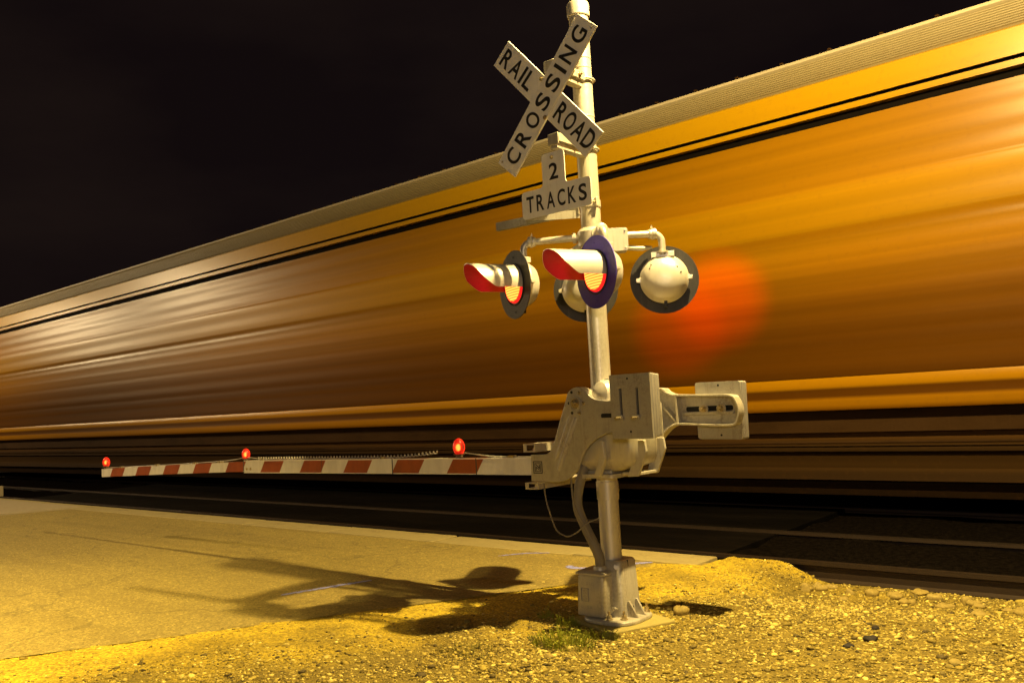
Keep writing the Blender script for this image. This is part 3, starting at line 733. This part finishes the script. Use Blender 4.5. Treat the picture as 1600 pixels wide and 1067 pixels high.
# cast lettering and mark, raised on the front of the box
b = MB(); yb = -.2255
def zy(z): return -.225+(z-.10)*.0612-.0012
letters(b, 'U', (-.128, zy(.298)-.001, .29), (1, 0, 0), (0, 0, 1), .022, .016, .006, .03); letters(b, 'SAL', (-.085, zy(.298)-.001, .29), (1, 0, 0), (0, 0, 1), .022, .017, .005, .03)
letters(b, 'S', (-.112, zy(.22)-.003, .225), (1, 0, 0), (0, 0, 1), .034, .036, .006, .05); letters(b, 'S', (-.112, zy(.185)-.003, .186), (1, 0, 0), (0, 0, 1), .034, .036, .006, .05)
letters(b, 'U', (-.13, zy(.13)-.002, .13), (1, 0, 0), (0, 0, 1), .020, .016, .006, .03); letters(b, 'SA', (-.08, zy(.13)-.002, .13), (1, 0, 0), (0, 0, 1), .020, .018, .006, .03)
for r in ((-.126, -.066, .264, .268), (-.126, -.066, .176, .180), (-.128, -.124, .180, .264), (-.068, -.064, .180, .264)): b.box(r[0], r[1], zy(r[2])-.006, zy(r[2])+.004, r[2], r[3])
b.build('cast_mark', 'galv', tb)

# ------------------------------------------------------------------ footing
b = MB(); T = Matrix.Translation((PX+.064, PY-.013, 0)) @ Matrix.Rotation(math.radians(-23), 4, 'Z')
b.box(-.27, .27, -.27, .27, -.20, .030, 0, T); tag(b.build('concrete_footing', 'pad', None, .01), 'yellowish square concrete footing under the crossing signal post', 'footing')

# ------------------------------------------------------------------ ground
def sheet(name, poly, z, mat, kind='structure', thick=0.0):
    b = MB()
    if thick: b.prism(poly, z-thick, z, lambda a, c, d: (a, c, d))
    else: b.add([(a, c, z) for a, c in poly], [tuple(range(len(poly)))])
    o = b.build(name, mat, None, .006 if thick else 0); o['kind'] = kind; return o
sheet('ground', [(-900, -600), (600, -600), (600, 1200), (-900, 1200)], -.30, 'ground')
# road: its right edge runs obliquely to the tracks
sheet('road', [(-17.72, 7.36), (-18.3, 6.05), (-24, -6.5), (-26.5, -12), (-14, -12), (-8.1, 0.1), (-3.85, 7.36)], .0, 'asphalt')
sheet('road', [(-26.5, -12.01), (-60, -80), (-46, -80), (-14, -12.01)], .0, 'asphalt')
sheet('sidewalk', [(-17.76, 7.36), (-18.34, 6.05), (-24.2, -6.5), (-40, -6.5), (-40, 7.36)], .03, 'walk', thick=.3)
b = MB(); b.prism(roundpoly([(-.9, -.1), (.9, -.1), (.9, .16), (-.9, .16)], .03), -.12, .12); o = b.build('kerb_block', 'walk', None, .015); o.location = (-24.3, 7.75, .1); tag(o, 'pale concrete kerb block beside the tracks at the far left', 'kerb')
# concrete strip in panels along the near track
cs = MB(); xs = [-60]; 
x = -24.0
edges = [-60.0]
while x < -4.6: edges.append(x); x += 2.06
edges.append(-4.0)
for a, c in zip(edges, edges[1:]): cs.box(a+.02, c-.02, 7.17, 7.60, -.25, .012+rng.normal(0, .003))
o = cs.build('crossing_strip', 'concrete', None, .008); o['kind'] = 'structure'
# crossing surface panels between and beside the rails
cp = MB()
for y0, y1 in ((7.62, 7.74), (7.90, 9.17), (9.32, 11.30), (11.46, 12.74), (12.9, 15.0)):
    for i in range(8):
        cp.box(-22+i*2.24, -22+(i+1)*2.24-.02, y0, y1, -.2, -.004)
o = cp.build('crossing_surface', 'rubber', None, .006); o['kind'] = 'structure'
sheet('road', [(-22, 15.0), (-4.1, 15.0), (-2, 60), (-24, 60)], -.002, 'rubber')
# ballast bed
bb = MB(); NX, NY = 90, 24
def bal(x, y): return -.055+.02*math.sin(x*7.3+y*3)*math.sin(y*9.1-x*2)
xx = np.linspace(-140, 40, NX*4); yy = np.linspace(7.84, 17, NY)
vs = [(a, c, bal(a, c)+rng.normal(0, .012)) for c in yy for a in xx]; n = len(xx)
bb.add(vs, [(j*n+i, j*n+i+1, (j+1)*n+i+1, (j+1)*n+i) for j in range(NY-1) for i in range(n-1)])
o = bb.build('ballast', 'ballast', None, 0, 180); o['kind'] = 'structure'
# tracks
def railprof(): return [(-.07, 0), (.07, 0), (.07, .012), (.012, .03), (.012, .125), (.036, .14), (.036, .172), (-.036, .172), (-.036, .14), (-.012, .125), (-.012, .03), (-.07, .012)]
def track(yc, lab):
    r = empty('railway_track', (-20, yc, -.165)); tag(r, lab, 'railway track')
    for sg in (-1, 1):
        b = MB(); b.prism(railprof(), -120, 60, lambda a, c, d, sg=sg: (d, a+sg*.7175+sg*.036, c)); rl = b.build('rail', 'rail', r)
        b = MB(); b.box(-120, 60, sg*.7535-.034, sg*.7535+.034, .1722, .1745); b.build('rail_head', 'railtop', rl)
track(8.545, 'empty near railway track with dark rails beside the gravel'); track(12.10, 'railway track under the long yellow freight car')

# gravel bed: terrain that dips towards the rail on the right
def noise2(x, y): return (math.sin(x*2.1+1.3*math.sin(y*1.7))+math.sin(y*2.9+x*1.1)*.7+math.sin(x*5.3-y*4.1)*.35)/2
def edge_x(y): return np.interp(y, [-12, 0.1, 2.26, 3.4, 4.55, 5.6, 6.4, 7.0, 7.3], [-14.0, -8.1, -6.80, -6.1, -5.35, -4.72, -4.45, -4.30, -4.2])
def gz(x, y):
    e = edge_x(y)+.10*noise2(x*1.7+3, y*2.3)+.05*math.sin(y*11)
    z = .013*min(1, max(-1, (x-e)/.30))
    z += .012*noise2(x, y)*min(1, max(0, (x-e)/.5))
    d = ((x+3.72)**2/.55+(y-7.10)**2/.13); z += .012*math.exp(-d)
    if y > 7.0 and x > -3.9: pass
    s = min(1, max(0, (x+3.48)/.5)); q = min(1, max(0, (y-5.9)/1.4)); s = s*s*(3-2*s); q = q*q*(3-2*q)
    z -= .175*s*q
    return z
gx = np.arange(-9, 8.01, .05); gy = np.arange(-2, 7.731, .05)
vs = []
for yv_ in gy:
    for xv_ in gx: vs.append((xv_, yv_, gz(xv_, yv_)+rng.normal(0, .0025)))
n = len(gx); fs = []
for j in range(len(gy)-1):
    ex = edge_x(gy[j])-.6
    for i in range(n-1):
        if gx[i] > ex and not (gy[j] > 7.14 and gx[i] < -3.96): fs.append((j*n+i, j*n+i+1, (j+1)*n+i+1, (j+1)*n+i))
b = MB(); b.add(vs, fs); o_sand = [max(0, min(1, 1-(q[0]-edge_x(q[1])-.15)/1.5+.45*noise2(q[0]*2.3, q[1]*2.7))) for q in vs]; o = b.build('gravel_bed', 'soil', None, 0, 180); o['kind'] = 'structure'
at = o.data.attributes.new('sand', 'FLOAT', 'POINT')
if len(o.data.vertices) == len(o_sand): at.data.foreach_set('value', o_sand)

# pebbles over the bed
ICO_V = []; g = (1+5**.5)/2
for a in (-1, 1):
    for c in (-g, g): ICO_V += [(0, a, c), (a, c, 0), (c, 0, a)]
ICO_V = np.array(ICO_V, float)/math.hypot(1, g)
ICO_F = []
for i in range(12):
    for j in range(i+1, 12):
        for k in range(j+1, 12):
            P = ICO_V[[i, j, k]]
            if max(np.linalg.norm(P[0]-P[1]), np.linalg.norm(P[1]-P[2]), np.linalg.norm(P[0]-P[2])) < 1.1:
                nn = np.cross(P[1]-P[0], P[2]-P[0]); ICO_F.append((i, j, k) if nn@P.mean(0) > 0 else (i, k, j))
ICO_F = np.array(ICO_F)
def stones(pos, size, flat=(.35, .65)):
    N = len(pos); v = np.repeat(ICO_V[None], N, 0)*rng.uniform(.62, 1.25, (N, 12, 1))
    sc = np.stack([size*rng.uniform(.7, 1.35, N), size*rng.uniform(.7, 1.2, N), size*rng.uniform(*flat, N)], 1)
    v = v*sc[:, None]
    a = rng.uniform(0, 2*PI, N); c, s = np.cos(a)[:, None], np.sin(a)[:, None]; tl = rng.normal(0, .25, (N, 1))
    x, y, z = v[..., 0], v[..., 1], v[..., 2]
    z2 = z*np.cos(tl)+x*np.sin(tl); x2 = x*np.cos(tl)-z*np.sin(tl)
    return np.stack([x2*c-y*s, x2*s+y*c, z2], -1)+pos[:, None]
def rawmesh(name, v, mat, smooth=False):
    N = v.shape[0]; f = (ICO_F[None]+12*np.arange(N)[:, None, None]).reshape(-1, 3)
    me = bpy.data.meshes.new(name); me.vertices.add(N*12); me.vertices.foreach_set('co', v.reshape(-1).astype(np.float32))
    me.loops.add(f.size); me.loops.foreach_set('vertex_index', f.reshape(-1).astype(np.int32))
    me.polygons.add(len(f)); me.polygons.foreach_set('loop_start', np.arange(0, f.size, 3, dtype=np.int32)); me.polygons.foreach_set('loop_total', np.full(len(f), 3, np.int32))
    me.update(); me.validate(); me.materials.append(M[mat])
    if smooth: me.polygons.foreach_set('use_smooth', [True]*len(f))
    o = bpy.data.objects.new(name, me); COL.objects.link(o); return o
N0 = 300000
def inpad(x, y, m=.28):
    a = x-PX-.064; c = y-PY+.013; k, q = math.cos(math.radians(23)), math.sin(math.radians(23)); return abs(a*k-c*q) < m and abs(a*q+c*k) < m
px = rng.uniform(-7.6, 1.5, N0); py = rng.uniform(1.0, 7.7, N0)
keep = []; pz = np.zeros(N0)
dens = rng.uniform(0, 1, N0)
for i in range(N0):
    x, y = px[i], py[i]; e = edge_x(y)
    if x < e-.8 or (y > 7.13 and x < -3.95): continue
    if inpad(x, y): continue
    d = x-e
    # sparse near the sandy edge of the road, dense to the right
    pr = .05*(1+d/.8)**2 if d < 0 else .03+.97*min(1, max(0, (d-.5)/1.7))
    pr *= .55+.45*max(0, min(1, .5+noise2(x*1.3+5, y*1.1)))
    if y > 6 and x < -3.4: pr *= .7
    if x > -1.0+.5*0 and y < 3.0: pr *= .3
    if dens[i] < pr: keep.append(i); pz[i] = gz(x, y)
keep = np.array(keep); size = np.exp(rng.normal(math.log(.0064), .52, len(keep))); size = np.clip(size, .004, .032)
pos = np.stack([px[keep], py[keep], pz[keep]+size*.15], 1)
o = rawmesh('gravel', stones(pos, size), 'stone'); o['kind'] = 'stuff'

# larger stones along the foot of the rail and here and there
def rock(x, y, r, label, group=None, flat=.7):
    b = MB(); sd = rng.uniform(0, 100)
    vs = []; fs = []; nu, nv = 14, 9; ex = rng.uniform(.8, 1.35)
    for j in range(nv+1):
        ph = PI*j/nv
        for i in range(nu):
            th = 2*PI*i/nu; d = Vector((math.sin(ph)*math.cos(th)*ex, math.sin(ph)*math.sin(th), math.cos(ph)*flat))
            k = 1+.16*math.sin(d.x*4+sd)+.13*math.sin(d.y*5+sd*2)+.10*math.sin(d.z*6+sd*3)
            vs.append(d*r*k)
    for j in range(nv):
        for i in range(nu): fs.append((j*nu+i, (j+1)*nu+i, (j+1)*nu+(i+1) % nu, j*nu+(i+1) % nu))
    b.add(vs, fs); o = b.build('stone', 'bigstone', None, 0, 50); o.location = (x, y, gz(x, y)+r*flat*.22); o.rotation_euler.z = rng.uniform(0, 6)
    return tag(o, label, 'stone', group)
rock(-3.262, 5.56, .062, 'egg-shaped tan stone lying alone just right of the concrete footing', None, .8)
for i in range(26):
    x = -3.1+1.75*i/25+rng.normal(0, .06); y = 7.40+rng.normal(0, .11)-.04*(i/25)
    rock(x, y, rng.uniform(.028, .062), 'fist-sized pale stone lying in the row along the foot of the rail', 'stones along the foot of the rail', rng.uniform(.5, .75))
rock(-1.37, 5.28, .040, 'pale flat stone chip alone near the right edge of the gravel', None, .5)
for x, y, r, l in ((-1.90, 5.49, .040, 'largest black angular stone out on the open gravel'), (-1.97, 5.31, .026, 'small black stone just in front of the largest black one'), (-1.95, 5.74, .028, 'flat dark stone chip behind the largest black one')):
    o = rock(x, y, r, l, None, .6); o.data.materials[0] = M['darkstone']
rock(-3.43, 4.21, .026, 'small bright pebble at the foot of the largest weed clump', None, .7)

# sprayed utility marks on the asphalt
def mark(pts, w, label):
    me_v = []; me_f = []; uv = []
    pts = [Vector(p) for p in spline([(*p, 0) for p in pts], 6)]; n = len(pts)
    for i, p in enumerate(pts):
        d = (pts[min(i+1, n-1)]-pts[max(i-1, 0)]).normalized(); q = Vector((-d.y, d.x, 0)); ww = w*(.55+.45*math.sin(PI*min(1, max(0, (i+.7)/n))))
        me_v += [p+q*ww/2, p-q*ww/2]
    b = MB(); b.add([(v.x, v.y, .004) for v in me_v], [(2*i, 2*i+1, 2*i+3, 2*i+2) for i in range(n-1)]); o = b.build('paint_mark', 'spray')
    ul = o.data.uv_layers.new(name='UVMap')
    for l in o.data.loops: vi = l.vertex_index; ul.data[l.index].uv = ((vi//2)/n, float(vi % 2))
    return tag(o, label, 'paint mark')
mark([(-6.72, 4.50), (-6.63, 4.80), (-6.55, 5.05), (-6.45, 5.32)], .13, 'pale lavender sprayed dash on the asphalt left of the gate shadow')
mark([(-6.15, 6.80), (-5.95, 7.05), (-5.74, 7.16)], .07, 'thin faint lavender sprayed dash near the concrete strip')
mark([(-5.12, 6.70), (-5.05, 6.62), (-4.85, 6.68), (-4.75, 6.85), (-4.6, 7.05), (-4.48, 7.16)], .16, 'lavender sprayed stroke passing behind the base of the post')

# weeds
def weed(name, x, y, n, h, spread, label, mat='leaf', lean=.5):
    r = empty(name, (x, y, gz(x, y))); tag(r, label, 'weed')
    b = MB(); st = MB()
    for i in range(n):
        a = rng.uniform(0, 2*PI); rr = spread*math.sqrt(rng.uniform(0, 1)); o_ = Vector((rr*math.cos(a)*1.4, rr*math.sin(a)*.8, -.01)); hh = h*rng.uniform(.45, 1.1)*(1-.45*rr/spread)
        dr = Vector((math.cos(a), math.sin(a), 0))*rng.uniform(.1, lean)*hh; pts = [o_+dr*q*q+Vector((0, 0, hh*q)) for q in np.linspace(0, 1, 5)]
        sdv = Vector((-math.sin(a+1), math.cos(a+1), 0))*rng.uniform(.0015, .0035)
        vs = []
        for k, p in enumerate(pts): w_ = (1-k/4.2); vs += [p+sdv*w_, p-sdv*w_]
        b.add(vs, [(2*k, 2*k+1, 2*k+3, 2*k+2) for k in range(4)])
        if i % 3 == 0:
            for q in rng.uniform(.3, .95, 3):
                p = o_+dr*q*q+Vector((0, 0, hh*q)); t_ = rng.uniform(0, 6.28); L = rng.uniform(.012, .026); dd = Vector((math.cos(t_), math.sin(t_), rng.uniform(-.1, .6)))*L; ss = Vector((-math.sin(t_), math.cos(t_), 0))*L*.22
                b.add([p, p+dd*.5+ss, p+dd, p+dd*.5-ss], [(0, 1, 2, 3)])
        if i % 9 == 0: st.tube(pts, .0022, 5)
    b.build('leaves', mat, r, 0, 180, 2, True); st.build('stem', mat, r, 0, 60, 2)
weed('weed_clump', -3.50, 4.45, 420, .15, .17, 'largest green weed clump on the gravel in front of the signal base')
weed('weed_clump', -3.40, 4.72, 120, .11, .10, 'thin green weed just right of the largest clump, below the base flange')
weed('weed_clump', -3.80, 4.90, 110, .13, .07, 'short bushy green weed growing against the front of the cast base')
weed('weed_clump', -4.08, 5.00, 40, .12, .05, 'little green sprig left of the cast base in the shadow')
weed('weed_clump', -3.99, 4.03, 130, .10, .17, 'dry yellowish weed clump at the bottom of the picture', 'leaf_dry')

# ------------------------------------------------------------------ freight cars
L = 44.0; YF = 10.5-12.10; HW = 1.6
def side_profile(z0, z1, n, amp):
    out = []; dz = (z1-z0)/n
    for i in range(n):
        z = z0+i*dz
        out += [(0, z), (0, z+dz*.60), (-amp, z+dz*.70), (-amp, z+dz*.92)]
    return out+[(0, z1)]
def strip(mb, prof, x0=-L/2, x1=L/2, y=HW, both=True, mi=0):
    """prof: list of (outward offset, z): swept along the car on both sides"""
    for sg in ((-1, 1) if both else (-1,)):
        n = len(prof); vs = [(x, sg*(y+o_), z) for x in (x0, x1) for o_, z in prof]
        fs = [(i, i+1, n+i+1, n+i) if sg > 0 else (i, n+i, n+i+1, i+1) for i in range(n-1)]
        mb.add(vs, fs, mi)
def make_car():
    r = empty('freight_car', (0, 12.10, 0))
    b = MB()
    pr = [(-.04, 4.83)]; z = 4.83
    # rolled side sheets: broad shallow waves between the rails, a step at the belt
    def wave(z0, z1, n, amp, ph): amp *= .55; return [(-.016+amp*math.sin(ph+2*PI*k*1.0)+amp*.5*math.sin(2.7*ph+4.1*PI*k), z0+(z1-z0)*k) for k in np.linspace(0, 1, n)]
    prof = [(-.02, 1.70)]
    for i, (a, c) in enumerate(((1.71, 2.05), (2.05, 2.33), (2.33, 2.75), (2.75, 3.08), (3.08, 3.40))): prof += wave(a, c, 10, .0035, 1.3*i)[:-1]
    prof += [(-.016, 3.40), (-.022, 3.43), (-.022, 3.50), (-.012, 3.53)]+[(-.012+.003*math.sin(9*k), 3.55+.48*k) for k in np.linspace(0, 1, 8)]+[(-.014, 4.05), (-.020, 4.07)]
    prof += [(-.020+.003*math.sin(17*k), 4.09+.72*k) for k in np.linspace(0, 1, 16)]+[(-.022, 4.83)]
    strip(b, prof)
    b.box(-L/2, -L/2+.02, -HW+.03, HW-.03, 1.3, 4.83); b.box(L/2-.02, L/2, -HW+.03, HW-.03, 1.3, 4.83)
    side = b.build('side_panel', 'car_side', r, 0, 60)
    b = MB(); strip(b, [(-.10, 4.831), (-.10, 4.945)]); strip(b, [(-.012, 5.02), (-.05, 5.022), (-.05, 5.055), (-.012, 5.057)])
    b.build('shadow_slot', 'slot', r, 0, 25)
    b = MB(); strip(b, [(-.10, 4.944), (-.004, 4.946), (-.004, 5.018), (-.05, 5.020)]); strip(b, [(-.05, 5.058), (.012, 5.060), (.012, 5.36), (-.02, 5.38), (-.06, 5.40)])
    b.box(-L/2, -L/2+.02, -HW+.06, HW-.06, 4.831, 5.40); b.box(L/2-.02, L/2, -HW+.06, HW-.06, 4.831, 5.40)
    b.build('top_rail', 'car_top', r, 0, 25)
    b = MB(); prof = [(-.07, 5.39), (-.06, 5.42)]
    for k in range(9): q = 5.42+k*.028; prof += [(-.058, q+.004), (-.046, q+.012), (-.046, q+.020), (-.058, q+.027)]
    prof += [(-.04, 5.685), (-.02, 5.70), (-.02, 5.735), (-.06, 5.75)]
    strip(b, prof)
    rf = [(-HW+.06, 5.75), (-.9, 5.86), (0, 5.90), (.9, 5.86), (HW-.06, 5.75)]
    n = len(rf); b.add([(x, y, z) for x in (-L/2, L/2) for y, z in rf], [(i, n+i, n+i+1, i+1) for i in range(n-1)])
    for x in (-L/2, L/2-.02): b.prism(rf+[(HW-.06, 5.40), (-HW+.06, 5.40)], x, x+.02, lambda a, c, d: (d, a, c))
    roof = b.build('roof', 'car_roof', r, 0, 25)
    b = MB()
    i = 0; x = -L/2+.2
    while x < L/2-.2: b.box(x, x+.05, -HW+.03, HW-.03, 5.745+.01, 5.775); x += .62
    # ribs across the roof show as small bumps along its edge
    b.build('roof_rib', 'steel', roof, .01)
    b = MB(); strip(b, [(-.02, 1.30), (-.006, 1.33), (-.002, 1.43), (-.010, 1.48), (-.010, 1.54), (-.002, 1.59), (-.002, 1.65), (-.02, 1.70)])
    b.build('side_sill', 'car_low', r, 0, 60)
    b = MB(); b.box(-L/2, L/2, -1.45, -1.42, 1.02, 1.295); b.box(-L/2, L/2, 1.42, 1.45, 1.02, 1.295); b.box(-L/2, L/2, -1.42, 1.42, 1.24, 1.29); b.box(-L/2, L/2, -.3, .3, .72, 1.235)
    b.build('underframe', 'steel', r, .005)
    b = MB(); X0, X1 = -L/2+4.2, L/2-4.2
    strip(b, [(-.20, 1.235), (-.16, 1.20), (-.16, 1.04), (-.22, 1.00), (-.22, .86), (-.15, .83), (-.15, .79), (-.20, .76), (-.24, .58), (-.17, .55), (-.16, .44), (-.24, .41), (-.30, .24), (-.36, .23)], X0, X1)
    for x in (X0, X1): b.box(x-.01, x+.01, -1.24, 1.24, .24, 1.235)
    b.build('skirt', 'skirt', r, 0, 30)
    b = MB(); b.tube([(X0, -1.47, .90), (X1, -1.47, .90)], .018, 8); b.build('brake_pipe', 'steel', r)
    for sx in (-1, 1):
        cx_ = sx*(L/2-2.1); b = MB()
        for sg in (-1, 1):
            pf = [(-1.22, .50), (-1.15, .62), (-.75, .66), (-.45, .82), (.45, .82), (.75, .66), (1.15, .62), (1.22, .50), (1.1, .40), (.7, .44), (.35, .27), (-.35, .27), (-.7, .44), (-1.1, .40)]
            b.prism([(cx_+a, c+.02) for a, c in pf], sg*1.0-.07, sg*1.0+.07)
            for k in (-.15, .0, .15): b.lathe([(.06, 0), (.06, .26)], (cx_+k, sg*1.10, .36), (0, 0, 1), 14)
        b.box(cx_-.2, cx_+.2, -1.1, 1.1, .50, .72)
        tk = b.build('truck', 'wheel', r, .01)
        for ox in (-.89, .89):
            for sg in (-1, 1):
                w_ = MB(); w_.lathe([(.46, -.055), (.495, -.05), (.495, -.02), (.455, -.01), (.45, .055), (.40, .055), (.37, .02), (.20, .02), (.17, .06), (.1, .06), (.1, .09), (.004, .09)], (cx_+ox, sg*.76, .46), (0, sg, 0), 40)
                w_.build('wheel', 'wheel', tk)
            w_ = MB(); w_.cyl((cx_+ox, -.98, .46), (cx_+ox, .98, .46), .085)
            for sg in (-1, 1): w_.lathe([(.12, 0), (.12, .12), (.09, .14)], (cx_+ox, sg*1.03, .46), (0, sg, 0), 20)
            w_.build('axle', 'wheel', tk)
        # coupler and ladder
        c_ = MB(); e = sx*L/2
        c_.box(min(e, e+sx*.55), max(e, e+sx*.55), -.09, .09, .72, .92); c_.lathe([(.16, 0), (.16, .26)], (e+sx*.58, 0, .69), (0, 0, 1), 14); c_.build('coupler', 'steel', r, .01)
        l_ = MB(); xl = e-sx*.25
        for k in range(9): l_.cyl((xl-.2, -HW-.05, 1.5+k*.36), (xl+.2, -HW-.05, 1.5+k*.36), .011, None, 8)
        for q in (-.2, .2): l_.box(xl+q-.012, xl+q+.012, -HW-.055, -HW-.025, 1.36, 4.5)
        l_.build('ladder', 'car_side', r)
    return r
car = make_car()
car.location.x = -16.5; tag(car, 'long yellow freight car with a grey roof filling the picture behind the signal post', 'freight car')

# ------------------------------------------------------------------ light
def lamp(loc, e, col, r=.15, aim=None, size=160, blend=.6):
    d = bpy.data.lights.new('street_and_fill_light', 'SPOT' if aim else 'POINT'); d.energy = e; d.color = col; d.shadow_soft_size = r
    if aim: d.spot_size = math.radians(size); d.spot_blend = blend
    o = bpy.data.objects.new('street_and_fill_light', d); COL.objects.link(o); o.location = loc
    if aim: o.rotation_euler = (Vector(aim)-Vector(loc)).to_track_quat('-Z', 'Y').to_euler()
    return o
SOD = (1.0, .72, .25)
lamp((PX+2.05, PY-.05, 6.45), 4500, SOD, .05)
lamp((PX+1.85, PY-.22, 6.55), 380, SOD, .05)
lamp((26.0, -37.5, 9.5), 15500, (1.0, .80, .56), 2.2)  # unseen frontal fill for the signs, made wide to blur its shadows away
lamp((-16.5, -.5, 9.5), 3300, (1.0, .70, .30), .3, (-16.5, 4.5, 0), 92, .8)
lamp((-6.6, -2.6, 7.6), 9500, (1.0, .71, .18), .8, (-8.4, .2, 0), 60, .9)  # added spot, no known source: brightens the near-left ground, cone kept off the post
lamp((-33.0, 2.6, 7.2), 2500, (1.0, .73, .38), .30)
lamp((-43.7, 2.6, 6.7), 2500, (1.0, .73, .38), .30)

w = bpy.data.worlds.new('World'); S.world = w; w.use_nodes = True
nt = w.node_tree; bg = nt.nodes['Background']
sky = nt.nodes.new('ShaderNodeTexSky'); sky.sky_type = 'NISHITA'; sky.sun_disc = False; sky.sun_elevation = math.radians(-6); sky.sun_rotation = math.radians(200)
mx = nt.nodes.new('ShaderNodeMix'); mx.data_type = 'RGBA'; mx.inputs[0].default_value = .97
wt = nt.nodes.new('ShaderNodeTexCoord'); wn = nt.nodes.new('ShaderNodeTexNoise'); wn.inputs['Scale'].default_value = 2.3; wn.inputs['Detail'].default_value = 5
wm = nt.nodes.new('ShaderNodeMapping'); wm.inputs['Scale'].default_value = (1, 1, 2.6); nt.links.new(wt.outputs['Generated'], wm.inputs[0]); nt.links.new(wm.outputs[0], wn.inputs['Vector'])
wr = nt.nodes.new('ShaderNodeValToRGB'); wr.color_ramp.elements[0].position = .42; wr.color_ramp.elements[0].color = (.055, .032, .034, 1); wr.color_ramp.elements[1].position = .75; wr.color_ramp.elements[1].color = (.115, .068, .055, 1)
nt.links.new(wn.outputs[0], wr.inputs[0]); nt.links.new(wr.outputs[0], mx.inputs[7])
nt.links.new(sky.outputs[0], mx.inputs[6]); nt.links.new(mx.outputs[2], bg.inputs[0])
bg.inputs[1].default_value = .10

S.view_settings.view_transform = 'Standard'; S.view_settings.look = 'None'; S.view_settings.exposure = 0; S.view_settings.gamma = 1
S.render.engine = 'CYCLES'; S.cycles.use_denoising = True; S.cycles.max_bounces = 6; S.cycles.sample_clamp_indirect = 4
